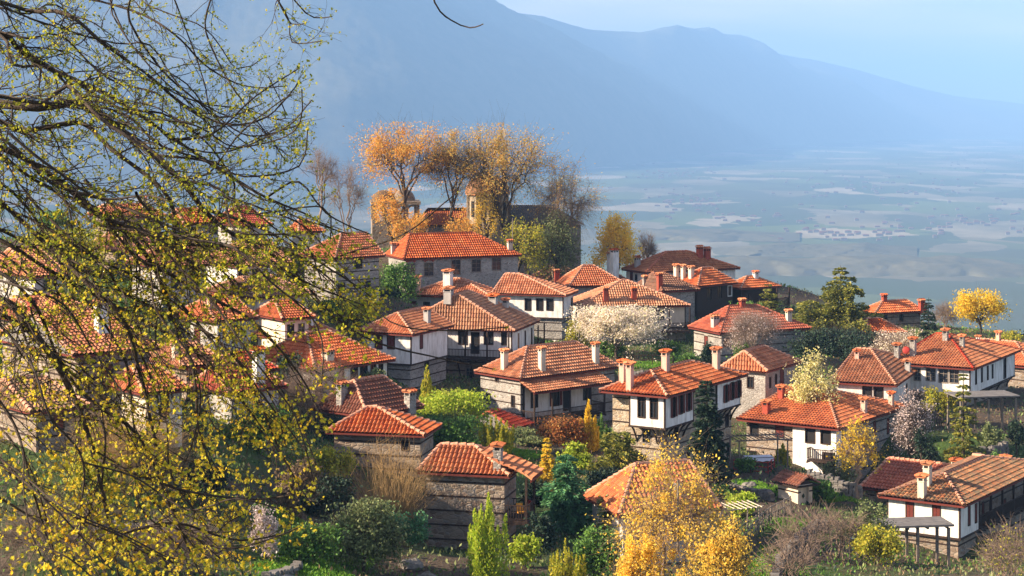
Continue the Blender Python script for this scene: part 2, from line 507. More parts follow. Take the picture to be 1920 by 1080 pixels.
_wm = {}
def window_meshes(w, h, style):
    k = (round(w, 2), round(h, 2), style)
    if k in _wm: return _wm[k]
    fr, pn, shu = MB(), MB(), MB()
    t = .05
    # wall plane y=0, outward -y; opening recessed .14
    y0, y1 = -.02, .10
    fr.box(-w/2 - .04, -w/2 + t, y0, y1, -h/2 - .04, h/2 + .04)
    fr.box(w/2 - t, w/2 + .04, y0, y1, -h/2 - .04, h/2 + .04)
    fr.box(-w/2 + t, w/2 - t, y0, y1, h/2 - t, h/2 + .04)
    fr.box(-w/2 + t, w/2 - t, y0 - .03, y1, -h/2 - .05, -h/2 + t)
    if style in ('mull', 'arch'):
        fr.box(-.02, .02, .04, .09, -h/2 + t, h/2 - t)
        for z in (-h/6, h/6): fr.box(-w/2 + t, w/2 - t, .045, .085, z - .018, z + .018)
    elif style in ('dark', 'shut'):
        fr.box(-.02, .02, .04, .09, -h/2 + t, h/2 - t)
        fr.box(-w/2 + t, w/2 - t, .045, .085, h/4 - .015, h/4 + .015)
    pn.quad((-w/2, .10, -h/2), (w/2, .10, -h/2), (w/2, .10, h/2), (-w/2, .10, h/2))
    if style == 'shut':
        for s in (-1, 1):
            x0 = s * (w/2 + .05); x1 = s * (w/2 + .05 + w * .36)
            shu.box(min(x0, x1), max(x0, x1), -.09, -.045, -h/2, h/2)
            for z in np.arange(-h/2 + .06, h/2 - .04, .1):
                shu.box(min(x0, x1) + .04, max(x0, x1) - .04, -.105, -.09, z, z + .045)
    if style == 'closed':
        for s in (-1, 1):
            x0 = s * .012; x1 = s * (w/2 - t)
            shu.box(min(x0, x1), max(x0, x1), .0, .04, -h/2 + t, h/2 - t)
            for z in np.arange(-h/2 + .12, h/2 - .1, .11):
                shu.box(min(x0, x1) + .04, max(x0, x1) - .04, -.014, .0, z, z + .05)
    if style == 'arch':
        for a in np.linspace(-.9, .9, 7):
            c = Vector((math.sin(a) * w * .62, -.03, h/2 - w*.12 + math.cos(a) * w * .42 + .08))
            shu.bar(c - Vector((math.sin(a), 0, math.cos(a))) * .17, c + Vector((math.sin(a), 0, math.cos(a))) * .17, w * .2, .12)
    fm = fr.mesh('window', [M['white' if style == 'mullw' else ('wood_grey' if style in ('mull', 'arch') else 'timber')]])
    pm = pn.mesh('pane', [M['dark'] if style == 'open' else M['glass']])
    sm = shu.mesh('shutter', [M['red_brick'] if style == 'arch' else M['timber_red']]) if shu.n else None
    _wm[k] = (fm, pm, sm)
    return _wm[k]

def wall_face(mb, o, ud, nd, L, z0, z1, holes, mat, band=False, inner=1):
    """wall rectangle with real openings; o origin (x,y), ud along, nd outward; holes (t, zc, w, h)"""
    ud = np.array(ud, float); nd = np.array(nd, float); o = np.array(o, float)
    def pt(t, z, dep=0):
        p = o + ud * t - nd * dep
        return (p[0], p[1], z)
    ts = sorted({0.0, L, *[x for q in holes for x in (max(.02, q[0] - q[2]/2), min(L - .02, q[0] + q[2]/2))]})
    zs = sorted({z0, z1, *[x for q in holes for x in (max(z0 + .01, q[1] - q[3]/2), min(z1 - .02, q[1] + q[3]/2))]})
    def inside(t, z):
        return any(abs(t - q[0]) < q[2]/2 and abs(z - q[1]) < q[3]/2 for q in holes)
    # keep the winding outward: ud x up should equal nd
    flip = np.cross([*ud, 0], [0, 0, 1])[:2] @ nd < 0
    def qd(a, b, c, d, m=0):
        if flip: a, b, c, d = d, c, b, a
        mb.quad(a, b, c, d, m)
    for i in range(len(ts) - 1):
        for j in range(len(zs) - 1):
            tm, zm = (ts[i] + ts[i+1]) / 2, (zs[j] + zs[j+1]) / 2
            if inside(tm, zm): continue
            qd(pt(ts[i], zs[j]), pt(ts[i+1], zs[j]), pt(ts[i+1], zs[j+1]), pt(ts[i], zs[j+1]), mat)
    dp = .22
    for (t, z, w, h) in holes:
        a, b_, c, d = t - w/2, t + w/2, z - h/2, z + h/2
        qd(pt(a, c), pt(b_, c), pt(b_, c, dp), pt(a, c, dp), mat)
        qd(pt(a, d, dp), pt(b_, d, dp), pt(b_, d), pt(a, d), mat)
        qd(pt(a, c, dp), pt(a, d, dp), pt(a, d), pt(a, c), mat)
        qd(pt(b_, c), pt(b_, d), pt(b_, d, dp), pt(b_, c, dp), mat)
        qd(pt(a, c, dp), pt(b_, c, dp), pt(b_, d, dp), pt(a, d, dp), mat)
    if band:
        z = z1 - .55
        while z > z0 + .2:
            cuts = sorted([(q[0] - q[2]/2 - .05, q[0] + q[2]/2 + .05) for q in holes if abs(q[1] - z) < q[3]/2 + .12])
            s0 = 0.0
            for (c0, c1) in cuts + [(L, L)]:
                if c0 - s0 > .25:
                    p = o + ud * s0 + nd * .01; q_ = o + ud * c0 + nd * .01
                    mb.bar((p[0], p[1], z), (q_[0], q_[1], z), .07, .1, inner)
                s0 = max(s0, c1)
            z -= .95

HOUSES = []
ANCH = []     # terrain anchors
def solve_len(N, dirv, u):
    k = (u - U0) / F
    den = dirv[0] - k * dirv[1]
    return (k * N.y - N.x) / den if abs(den) > 1e-6 else 8.0

class House:
    def __init__(s, name, label, cat, N, uL, uR, d, phi, R1, R2, ax, vb, o=.5, tile='tile_new', cap='mortar_cap', fascia='timber_red',
                 lo='stone_grey', up=None, uph=2.5, jet=0., band=True, blocks=None, win=(), chim=(), split=None, tile2=None, maxD=16, maxW=20,
                 group='tile-roofed village houses', hcap=None, minD=3.5, minW=3.5):
        s.name = name
        ph = math.radians(phi)
        c, sn = math.cos(ph), math.sin(ph)
        s.c, s.s = c, sn
        n = P(N[0], N[1], d)
        W = solve_len(n, (c, sn), uR); D = solve_len(n, (-sn, c), uL)
        if not (minW <= W <= maxW): print('HOUSE', name, 'W', round(W, 2))
        if not (minD <= D <= maxD): print('HOUSE', name, 'D', round(D, 2))
        W = min(max(W, minW), maxW); D = min(max(D, minD), maxD)
        s.W, s.D = W, D
        base_z = -(vb - HV) / F * d
        He = n.z - base_z
        s.root = empty(name, (n.x, n.y, base_z), ph, label, cat, group)
        s.base = Vector((n.x, n.y, base_z)); s.He = He
        # ridge
        def ridge(R):
            k = (R[0] - U0) / F
            if ax == 'X':
                p0 = n.xy + Vector((-sn, c)) * (D / 2); dv = Vector((c, sn))
            else:
                p0 = n.xy + Vector((c, sn)) * (W / 2); dv = Vector((-sn, c))
            t = (k * p0.y - p0.x) / (dv.x - k * dv.y)
            q = p0 + dv * t
            return t, -(R[1] - HV) / F * q.y - n.z
        (a, h1), (b, h2) = ridge(R1), ridge(R2)
        if a > b: a, b = b, a
        Lr = W if ax == 'X' else D
        h = (h1 + h2) / 2
        a0, b0 = a, b
        a = min(max(a, 0), Lr - .3); b = max(min(b, Lr), a + .1)
        if abs(a - a0) > .4 or abs(b - b0) > .4 or not (.9 < h < 4): print('RIDGE', name, 'L', round(Lr, 1), 'a', round(a0, 1), 'b', round(b0, 1), 'h', round(h1, 2), round(h2, 2), 'W', round(W, 1), 'D', round(D, 1))
        hm = (D if ax == 'X' else W) / 2
        h = min(max(h, .26 * hm), .75 * hm)
        if hcap: h = hcap
        s.roof = Roof(W, D, ax, a, b, h, He)
        s.roof.build(s.root, tile, fascia, cap, split, tile2)
        # storeys
        zt = He - .05
        if blocks is None:
            if up:
                blocks = [(o, W - o, o, D - o, He - uph, zt, up, False, 'upper_storey'),
                          (o + jet, W - o - .02, o + jet, D - o - .02, -3.0, He - uph - (.02 if jet else 0), lo, band, 'wall')]
            else:
                blocks = [(o, W - o, o, D - o, -3.0, zt, lo, band, 'wall')]
        else:
            blocks = blocks(s)
        s.blocks = blocks
        holes = {}
        wins = []
        for wd in win:
            u, v, ww, wh, st = wd
            ww *= 1.12; wh *= 1.1
            hit = s.hit(u, v)
            if hit is None:
                print('WINDOW MISS', name, u, v); continue
            bi, face, t, z = hit
            x0, x1, y0, y1, z0, z1 = blocks[bi][:6]
            Lf = (x1 - x0) if face == 'R' else (y1 - y0)
            t = min(max(t, ww/2 + .12), Lf - ww/2 - .12)
            z = min(max(z, z0 + wh/2 + .05), z1 - wh/2 - .06)
            if any(abs(q[0] - t) < (q[2] + ww) / 2 + .08 and abs(q[1] - z) < (q[3] + wh) / 2 + .08 for q in holes.get((bi, face), [])):
                print('WINDOW CLASH', name, u, v); continue
            holes.setdefault((bi, face), []).append((t, z, ww, wh))
            wins.append((bi, face, t, z, ww, wh, st))
        for bi, (x0, x1, y0, y1, z0, z1, mat, band, pname) in enumerate(blocks):
            mb = MB()
            wall_face(mb, (x0, y0), (1, 0), (0, -1), x1 - x0, z0, z1, holes.get((bi, 'R'), []), 0, band)
            wall_face(mb, (x0, y0), (0, 1), (-1, 0), y1 - y0, z0, z1, holes.get((bi, 'L'), []), 0, band)
            wall_face(mb, (x1, y0), (0, 1), (1, 0), y1 - y0, z0, z1, [], 0, band)
            wall_face(mb, (x0, y1), (1, 0), (0, 1), x1 - x0, z0, z1, [], 0, False)
            mb.quad((x0, y0, z0), (x0, y1, z0), (x1, y1, z0), (x1, y0, z0), 0)
            if mat in ('white', 'cream') and pname != 'wall':     # corner posts and sill beam of the plastered storey
                e = .012
                mb.box(x0 - e, x0 + .12, y0 - e, y0 + .12, z0, z1, 1)
                mb.box(x1 - .12, x1 + e, y0 - e - .002, y0 + .12, z0, z1, 1)
                mb.box(x0 - e - .002, x0 + .12, y1 - .12, y1 + e, z0, z1, 1)
                mb.box(x0 - .05, x1 + .05, y0 - .05, y0 + .1, z0 - .1, z0 + .06, 1)
                mb.box(x0 - .047, x0 + .1, y0 + .1, y1 + .05, z0 - .1, z0 + .06, 1)
            mb.link(pname, [M[mat], M['timber']], s.root)
        for (bi, face, t, z, ww, wh, st) in wins:
            x0, x1, y0, y1 = blocks[bi][:4]
            fm, pm, sm = window_meshes(ww, wh, st)
            loc, rz = ((x0 + t, y0, z), 0) if face == 'R' else ((x0, y0 + t, z), -math.pi / 2)
            nm = 'door' if wh > 1.75 and blocks[bi][8] != 'upper_bay' and st in ('open', 'dark', 'closed') else 'window'
            wo = child(nm, fm, s.root, loc, rz)
            child('pane', pm, wo)
            if sm: child('brick_arch' if st == 'arch' else 'shutter', sm, wo)
        for cd in chim:
            u, vbse, vtop, kind = cd[:4]
            cw = cd[4] if len(cd) > 4 else .55
            p = s.roof_hit(u, vbse)
            for (du, dv) in ((0, 5), (0, -5), (0, 10), (4, 8), (-4, 8), (0, 16), (8, 10), (-8, 10), (0, 24), (-14, 8), (-14, 18)):
                if p is not None: break
                p = s.roof_hit(u + du, vbse + dv)
                if p is not None: vtop = vtop + dv * .3
            if p is None:
                print('CHIMNEY MISS', name, u, vbse); continue
            wy = s.base.y + p[0] * s.s + p[1] * s.c
            ch = max(.9, (vbse - vtop) / F * wy)
            child('chimney', chimney_mesh(cw, ch, kind), s.roof.obj, p, 0)
        for (x, y) in ((0, 0), (W, 0), (0, D), (W / 2, D / 2), (W, D)):
            q = s.world(x, y, 0)
            ANCH.append((q.x, q.y, base_z))
        HOUSES.append(s)
    def world(s, x, y, z):
        return Vector((s.base.x + x * s.c - y * s.s, s.base.y + x * s.s + y * s.c, s.base.z + z))
    def local_ray(s, u, v):
        d = Vector(((u - U0) / F, 1, -(v - HV) / F))
        o = -s.base
        lo = Vector((o.x * s.c + o.y * s.s, -o.x * s.s + o.y * s.c, o.z))
        ld = Vector((d.x * s.c + d.y * s.s, -d.x * s.s + d.y * s.c, d.z))
        return lo, ld
    def hit(s, u, v):
        lo, ld = s.local_ray(u, v)
        best = None
        for bi, b in enumerate(s.blocks):
            x0, x1, y0, y1, z0, z1 = b[:6]
            if ld.y > 1e-6:
                t = (y0 - lo.y) / ld.y; p = lo + ld * t
                if x0 <= p.x <= x1 and z0 <= p.z <= z1 + .3 and (best is None or t < best[0]): best = (t, bi, 'R', p.x - x0, p.z)
            if ld.x > 1e-6:
                t = (x0 - lo.x) / ld.x; p = lo + ld * t
                if y0 <= p.y <= y1 and z0 <= p.z <= z1 + .3 and (best is None or t < best[0]): best = (t, bi, 'L', p.y - y0, p.z)
        return best[1:] if best else None
    def roof_hit(s, u, v):
        lo, ld = s.local_ray(u, v)
        t = s.base.y - 3
        prev = None
        while t < s.base.y + 30:
            p = lo + ld * t
            if 0.1 < p.x < s.W - .1 and .1 < p.y < s.D - .1 and p.z <= s.roof.height(p.x, p.y):
                return (p.x, p.y, s.roof.height(p.x, p.y))
            t += .05
        return None
    def face_at(s, face, u, v, off=0.0):
        """point on the wall plane y=off (R) or x=off (L) seen at pixel u,v"""
        lo, ld = s.local_ray(u, v)
        t = ((off - lo.y) / ld.y) if face == 'R' else ((off - lo.x) / ld.x)
        return lo + ld * t
    def balcony(s, face, a, b, z, wall, depth, top=None, mat='timber', rail=1.0, braces=False, rails=True):
        """gallery from a to b along the face; wall = wall plane, top = height the posts reach"""
        fb = MB()
        def T(t, d, zz):      # d outward from the wall
            return (t, wall - d, zz) if face == 'R' else (wall - d, t, zz)
        def bx(mb, t0, t1, d0, d1, z0, z1):
            p, q = T(t0, d0, z0), T(t1, d1, z1)
            mb.box(min(p[0], q[0]), max(p[0], q[0]), min(p[1], q[1]), max(p[1], q[1]), z0, z1)
        bx(fb, a, b, 0.01, depth, z - .16, z)
        n = max(2, int((b - a) / .8))
        for k in range(n + 1):
            t = a + .06 + (b - a - .12) * k / n
            bx(fb, t - .05, t + .05, .01, depth + .12, z - .28, z - .16)
        bo = fb.link('balcony', [M[mat]], s.root)
        if rails:
            rb = MB()
            for (z0, z1) in ((z + rail - .07, z + rail), (z + .08, z + .13)):
                bx(rb, a, b, depth - .07, depth - .01, z0, z1)
                bx(rb, a, a + .06, 0, depth - .07, z0, z1)
                bx(rb, b - .06, b, 0, depth - .07, z0, z1)
            for t in np.arange(a + .06, b - .04, .16): bx(rb, t, t + .05, depth - .06, depth - .02, z + .13, z + rail - .07)
            for q in np.arange(.1, depth - .1, .18):
                bx(rb, a + .01, a + .05, q, q + .05, z + .13, z + rail - .07)
                bx(rb, b - .05, b - .01, q, q + .05, z + .13, z + rail - .07)
            rb.link('railing', [M[mat]], bo)
        if top:
            n = max(1, int(round((b - a) / 2.4)))
            for k in range(n + 1):
                t = a + .07 + (b - a - .14) * k / n
                pb = MB(); bx(pb, t - .07, t + .07, depth - .16, depth - .02, z, top)
                pb.link('post', [M[mat]], bo)
        if braces:
            n = max(2, int((b - a) / 1.4))
            for k in range(n + 1):
                t = a + .1 + (b - a - .2) * k / n
                pts = [T(t, .02, z - .2 - depth * 1.3), T(t, depth * .35, z - .2 - depth * .8), T(t, depth * .85, z - .22)]
                pb = MB(); pb.tube(pts, [.07, .07, .07], 5); pb.link('bracket', [M[mat]], bo)
        return bo
    def brackets(s, face, a, b, z, wall, depth, n=4):
        for k in range(n):
            t = a + .12 + (b - a - .24) * k / max(1, n - 1)
            def T(d, zz): return (t, wall - d, zz) if face == 'R' else (wall - d, t, zz)
            pb = MB()
            pb.tube([T(-.02, z - depth * 1.7), T(depth * .25, z - depth * 1.05), T(depth * .6, z - depth * .5), T(depth * .95, z - .12)], [.08] * 4, 5)
            pb.link('bracket', [M['timber']], s.root)
# ---------------------------------------------------------------- the village houses
W_ = lambda u, v, w=.75, h=1.1, st='dark': (u, v, w, h, st)

# big stone house with the long gallery, centre
hC = House('stone_house', 'large stone house with three cream chimneys and a long timber gallery under a lean-to roof', 'house',
    (975, 712), 889, 1164, 185, 41, (988, 652), (1079, 641), 'X', 832, o=.45, cap='mortar_cap', tile='tile_worn', tile2='tile_worn',
    lo='stone_grey', minD=5,
    blocks=lambda s: [(.45, s.W - .45, .45, s.D - .45, -3., s.He - .05, 'stone_grey', True, 'wall'),
                      (.75, s.W * .72, .30, .46, s.He - 3.9, s.He - .3, 'white', False, 'gallery_wall')],
    win=[W_(916, 747, .5, .95), W_(962, 752, .5, .95), W_(932, 710, .5, .5, 'open'), W_(1002, 750, .8, 1.3), W_(1042, 747, .8, 1.3, 'shut'), W_(1063, 748, .9, 2.0, 'open'), W_(1106, 737, .9, 1.1)],
    chim=[(946, 692, 656, 'c', .6), (1016, 696, 652, 'c', .6), (1117, 682, 644, 'c', .6)])
z = hC.He - 4.0
hC.balcony('R', .45, hC.W * .73, z, .30, 1.9, top=hC.He - 1.1, rails=True)
mb = MB(); Wc = hC.W * .78
slope(mb, (.1, -1.95, hC.He - 1.1), (Wc, -1.95, hC.He - 1.1), (.1, .2, hC.He - .25), (Wc, .2, hC.He - .25))
mb.box(.1, Wc, -1.93, -1.85, hC.He - 1.25, hC.He - 1.11, 1)
mb.quad((.1, -1.9, hC.He - 1.14), (Wc, -1.9, hC.He - 1.14), (Wc, .2, hC.He - .3), (.1, .2, hC.He - .3), 1)
mb.link('gallery_roof', [M['tile_worn'], M['timber_red']], hC.root)

House('lean_to', 'low outbuilding with a dark red roof at the left of the long gallery house', 'outbuilding',
    (962, 806), 872, 996, 180, 60, (905, 768), (930, 763), 'X', 838, tile='tile_red', cap='tile_red', lo='stone_brown', band=False, minW=4, o=.25, hcap=1.5)
# white bay house, centre right
def blkD(s):
    W, D, H = s.W, s.D, s.He
    return [(1.35, W - .5, 1.35, D - .5, -3., H - .05, 'stone_warm', True, 'wall'),
            (.5, W * .37, .5, D * .60, H - 2.6, H - .05, 'white', False, 'upper_bay'),
            (W * .66, W - .52, .5, D * .5, H - 2.45, H - .05, 'white', False, 'upper_bay')]
hD = House('bay_house', 'two storey stone house with two white jettied bays, curved brackets and red shutters', 'house',
    (1252, 745), 1123, 1403, 150, 58, (1221, 696), (1293, 679), 'X', 900, tile='tile_new', blocks=blkD, lo='stone_warm',
    win=[W_(1203, 763, .62, 1.5, 'dark'), W_(1226, 765, .62, 1.5, 'dark'), W_(1263, 763, .5, 1.45, 'shut'), W_(1277, 757, .5, 1.45, 'shut'), W_(1291, 750, .5, 1.45, 'shut'),
         W_(1361, 738, .5, 1.3, 'shut'), W_(1373, 733, .5, 1.3, 'shut'), W_(1385, 729, .5, 1.3, 'shut'), W_(1212, 818, .7, 1.0, 'mull'), W_(1363, 788, .6, 1.0), W_(1268, 812, .6, 1.1), W_(1366, 842, .6, 1.0), W_(1290, 848, .6, 1.0)],
    chim=[(1168, 717, 677, 'p', .55), (1181, 731, 681, 'p', .55), (1248, 698, 658, 'p', .6), (1343, 694, 653, 'p', .6)])
s = hD
s.brackets('L', .6, s.D * .58, s.He - 2.6, 1.33, .8, 4)
s.brackets('R', .9, s.W * .36, s.He - 2.6, 1.33, .8, 5)
s.brackets('R', s.W * .67, s.W - .6, s.He - 2.45, 1.33, .8, 5)

# house with the white front half, right of centre
def blkF(s):
    W, D, H = s.W, s.D, s.He
    return [(.5, 1.7, .5, D * .47, -3., H - .05, 'white', False, 'wall'),
            (1.71, W - .5, .53, D * .47, -3., H - .05, 'stone_grey', True, 'wall'),
            (.9, W - .52, D * .47 + .01, D - .5, -3., H - .05, 'stone_brown', True, 'wall')]
hF = House('half_white_house', 'L-shaped house with a white front, stone sides and a red brick chimney at its left', 'house',
    (1573, 806), 1382, 1707, 168, 56, (1548, 731), (1480, 738), 'Y', 888, tile='tile_new', blocks=blkF,
    win=[W_(1519, 817, .85, 1.15, 'open'), W_(1548, 819, .85, 1.15, 'open'), W_(1414, 806, .75, 1.0, 'open'), W_(1462, 808, .75, 1.0, 'closed'), W_(1580, 818, .4, 1.2), W_(1594, 814, .4, 1.2),
         W_(1640, 803, .5, 1.2, 'closed'), W_(1665, 798, .5, 1.3, 'closed'), W_(1640, 852, .5, 1.1), W_(1556, 872, 1.0, 1.95, 'open'), W_(1400, 858, .8, 1.2, 'open')],
    chim=[(1437, 777, 752, 'r', .65), (1465, 748, 724, 'r', .6), (1620, 775, 747, 'p', .55), (1671, 762, 736, 'p', .5)])
s = hF
s.balcony('L', .7, 2.9, 1.0, .5, .9, mat='timber')

# white house, lower right
def blkE(s):
    W, D, H = s.W, s.D, s.He
    return [(.5, min(W * .42, 4.3), .5, D - .5, H - 2.5, H - .05, 'white', False, 'upper_storey'),
            (min(W * .42, 4.3) + .01, W - .5, 2.0, D - .52, -3., H - .06, 'stone_brown', True, 'wall'),
            (.75, min(W * .42, 4.3), .75, D - .75, -3., H - 2.52, 'stone_brown', True, 'wall')]
hE = House('corner_house', 'white upper storey on banded stone with old mossy tiles and four narrow shuttered windows', 'house',
    (1808, 950), 1646, 1975, 138, 56, (1772, 891), (1846, 868), 'X', 1068, tile='tile_old', blocks=blkE, hcap=1.2, minW=8,
    win=[W_(1706, 957, .55, 1.15, 'closed'), W_(1756, 964, .55, 1.15, 'closed'), W_(1817, 967, .42, 1.25, 'closed'), W_(1830, 962, .42, 1.25, 'closed'), W_(1843, 958, .42, 1.25, 'closed'), W_(1857, 954, .42, 1.25, 'closed'),
         W_(1882, 960, .9, 1.8, 'closed'), W_(1908, 950, .6, 1.0, 'closed')],
    chim=[(1729, 934, 892, 'c', .62), (1739, 912, 868, 'c', .6)])
s = hE
s.balcony('R', min(s.W * .42, 4.3) + .1, s.W - .3, s.He - 2.5, 2.0, 1.55, top=s.He - .1)

# long house behind it: new red tiles, then old ones
hH5 = House('long_house', 'long low house with a roof half fresh red tiles, half old mossy ones', 'house',
    (1950, 956), 1612, 2120, 156, 55, (1935, 868), (1668, 836), 'Y', 1045, tile='tile_red', tile2='tile_old', split=9.0, lo='stone_brown', maxD=24, maxW=8, hcap=2.0,
    chim=[(1793, 892, 862, 'c', .75), (1808, 890, 868, 'c', .5), (1883, 893, 857, 'c', .85)])

# white house with ribbon windows, right
hH7 = House('ribbon_window_house', 'white upper storey with a ribbon of tall windows under a broad orange hip roof', 'house',
    (1826, 693), 1665, 1914, 188, 60, (1778, 633), (1755, 636), 'Y', 772, tile='tile_new', cap='tile_red', lo='stone_brown', up='white', uph=2.6, jet=.7,
    win=[W_(1745, 702, .85, 1.15, 'mull'), W_(1769, 705, .85, 1.2, 'mull'), W_(1789, 706, .85, 1.2, 'mull'),
         W_(1830, 707, .5, 1.25), W_(1841, 703, .5, 1.25), W_(1852, 699, .5, 1.25), W_(1861, 696, .5, 1.25), W_(1884, 690, .9, 1.9, 'open'), W_(1720, 702, .6, 1.1, 'mull')],
    chim=[(1682, 664, 632, 's', .6), (1712, 668, 634, 's', .65), (1804, 652, 629, 's', .5), (1773, 640, 618, 's', .6)])
s = hH7
s.brackets('R', .9, s.W - 1.2, s.He - 2.6, 1.18, .65, 5)
hH8 = House('far_right_house', 'orange roof with white chimney pipes behind the ribbon window house', 'house',
    (1935, 690), 1795, 2010, 215, 50, (1905, 637), (1817, 640), 'Y', 760, tile='tile_new', lo='stone_brown', maxD=18, chim=[(1834, 646, 630, 'w', .4), (1872, 640, 622, 'p', .5)])
hG = House('twin_window_house', 'white-walled house with two black windows behind a flowering bush', 'house',
    (1681, 724), 1556, 1740, 182, 68, (1633, 671), (1606, 671), 'Y', 770, tile='tile_worn', lo='white', band=False,
    win=[W_(1626, 738, .8, 1.2, 'open'), W_(1647, 739, .8, 1.2, 'open'), W_(1700, 732, .5, 1.2, 'dark'), W_(1714, 729, .5, 1.2, 'mull')],
    chim=[(1702, 698, 675, 'g', .6), (1607, 674, 664, 'p', .5)])
hH10 = House('grey_stone_house', 'narrow grey stone house with small square windows and a pinkish roof', 'house',
    (1440, 697), 1350, 1503, 180, 58, (1396, 663), (1432, 646), 'X', 785, tile='tile_worn', lo='stone_grey', band=False,
    win=[W_(1407, 717, .6, .95), W_(1444, 717, .4, .9), W_(1455, 712, .4, .9), W_(1466, 703, .8, 1.7, 'closed'), W_(1492, 700, .5, .9)],
    chim=[])
hH11 = House('wide_red_roof_house', 'low stone house under a wide deep red roof with a raised ridge', 'house',
    (1350, 626), 1290, 1522, 215, 25, (1366, 574), (1418, 574), 'X', 682, tile='tile_red', cap='tile_red', lo='stone_grey',
    win=[W_(1324, 640, .7, 1.1, 'closed'), W_(1362, 642, .7, .9, 'closed')],
    chim=[(1341, 612, 592, 'g', .8), (1479, 603, 582, 'c', .6), (1392, 576, 562, 'r', .6)])
hH12 = House('open_porch_house', 'pyramid roof with two brick chimneys and an open timber porch above a blossoming tree', 'house',
    (1087, 577), 1068, 1295, 228, 9, (1166, 526), (1174, 526), 'X', 668, tile='tile_worn', lo='stone_grey', up='cream', uph=2.6, jet=.0, minD=8,
    win=[W_(1209, 594, 1.1, 1.8, 'open'), W_(1237, 590, .9, 1.0), W_(1133, 590, .8, 1.0), W_(1100, 589, .4, 1.2)],
    chim=[(1136, 566, 540, 'r', .6), (1189, 563, 540, 'r', .6)])
s = hH12
s.balcony('R', s.W * .60, s.W - .2, s.He - 2.9, .5, 1.3, top=s.He - .1)
hH13 = House('mid_ridge_house', 'orange-tiled house between the grey tower chimney and a red chimney', 'house',
    (1066, 538), 1046, 1178, 248, 14, (1094, 497), (1112, 499), 'X', 590, tile='tile_worn', lo='grey_plaster', band=False, minD=7, chim=[(1040, 528, 503, 'r', .6)])
hH14 = House('brown_roof_house', 'brown-roofed house half hidden at the foot of the church grove', 'house',
    (1045, 530), 985, 1110, 262, 40, (1035, 498), (1050, 498), 'X', 575, tile='tile_brown', lo='grey_plaster', band=False, chim=[])
hT = House('tower_house', 'small house behind the yellow tree with two tall white chimneys', 'house',
    (1155, 540), 1120, 1195, 262, 35, (1150, 516), (1160, 516), 'X', 575, tile='tile_brown', lo='white', band=False,
    chim=[(1142, 524, 474, 'w', .5), (1152, 528, 468, 'w', .95)])
hH15 = House('pair_window_house', 'grey and white house with two dark windows and checkered orange roof', 'house',
    (1062, 555), 922, 1084, 225, 74, (975, 511), (948, 511), 'Y', 642, tile='tile_worn', lo='stone_grey', up='white', uph=2.7, jet=.25,
    win=[W_(1012, 571, .75, 1.25, 'open'), W_(1031, 571, .75, 1.25, 'open'), W_(990, 571, .7, 1.25, 'open'), W_(1072, 568, .5, 1.1)],
    chim=[(1090, 552, 532, 'r', .5)] if False else [])
hH16 = House('tall_chimney_house', 'house with one broad white chimney rising from its striped orange roof', 'house',
    (925, 559), 757, 950, 226, 72, (866, 515), (850, 516), 'Y', 625, tile='tile_worn', lo='grey_plaster', band=False,
    win=[W_(771, 575, .7, 1.2, 'closed'), W_(800, 575, .7, 1.0)],
    chim=[(783, 538, 506, 'p', .7), (840, 543, 507, 'w', 1.1)])
hH17 = House('flat_ridge_house', 'small grey house with a low tiled parapet and white chimney pot', 'house',
    (940, 517), 868, 965, 243, 70, (930, 508), (885, 508), 'Y', 570, tile='tile_new', lo='grey_plaster', band=False, chim=[(928, 512, 494, 'w', .65)], hcap=.7, o=.25)
# balcony house left of centre
hH18 = House('corner_balcony_house', 'white house with a dark timber balcony wrapping its right corner and a broad striped roof', 'house',
    (966, 621), 745, 1012, 200, 74, (858, 552), (878, 546), 'X', 735, tile='tile_worn', lo='stone_brown', up='white', uph=2.9, jet=.0, maxD=14,
    win=[W_(868, 633, .9, 1.3), W_(891, 643, .8, 2.0, 'open'), W_(916, 633, .9, 1.3), W_(945, 633, .5, 1.3), W_(880, 700, .7, 1.0, 'mull'), W_(930, 690, .7, 1.2, 'open')],
    chim=[(841, 562, 540, 'g', 1.0), (925, 560, 540, 'g', 1.0), (948, 568, 548, 'g', .7)])
s = hH18
s.balcony('L', .4, min(s.D - .5, 7.6), s.He - 2.95, .5, 1.4, top=s.He - .1, braces=True)
s.balcony('R', -.9, s.W - .3, s.He - 2.95, .5, 1.2, top=s.He - .1, braces=True)
hH19 = House('brown_shutter_house', 'white cube of a house with two brown windows and a small tin-capped chimney', 'house',
    (775, 629), 665, 852, 190, 65, (746, 585), (800, 579), 'X', 722, tile='tile_new', lo='stone_grey', up='white', uph=3.0, jet=.2,
    win=[W_(710, 641, .75, 1.25, 'closed'), W_(733, 641, .75, 1.25, 'closed'), W_(790, 640, .6, 1.3, 'closed'), W_(800, 690, .8, 1.2, 'open')],
    chim=[(801, 606, 578, 'g', .65)])
hH20 = House('stub_chimney_house', 'long-roofed house in front of the white cube, a stub chimney on its orange slope', 'house',
    (592, 697), 450, 742, 165, 50, (575, 631), (612, 634), 'X', 770, tile='tile_new', lo='grey_plaster', up='white', uph=2.7, band=False, hcap=2.6,
    win=[W_(664, 705, .8, 1.6), W_(682, 703, .8, 1.6), W_(700, 700, .6, 1.6), W_(640, 712, .6, 1.7, 'closed'), W_(714, 697, .5, 1.2)],
    chim=[(615, 676, 656, 'c', .85)])
hH21 = House('mortar_ridge_house', 'brown-tiled house with a thick white mortar ridge down its roof', 'house',
    (690, 782), 583, 795, 148, 50, (664, 727), (718, 714), 'X', 850, tile='tile_brown', cap='mortar_cap', lo='stone_brown', hcap=2.3,
    win=[W_(745, 785, .6, .9)], chim=[(769, 773, 740, 's', .75), (641, 755, 718, 's', .7)])
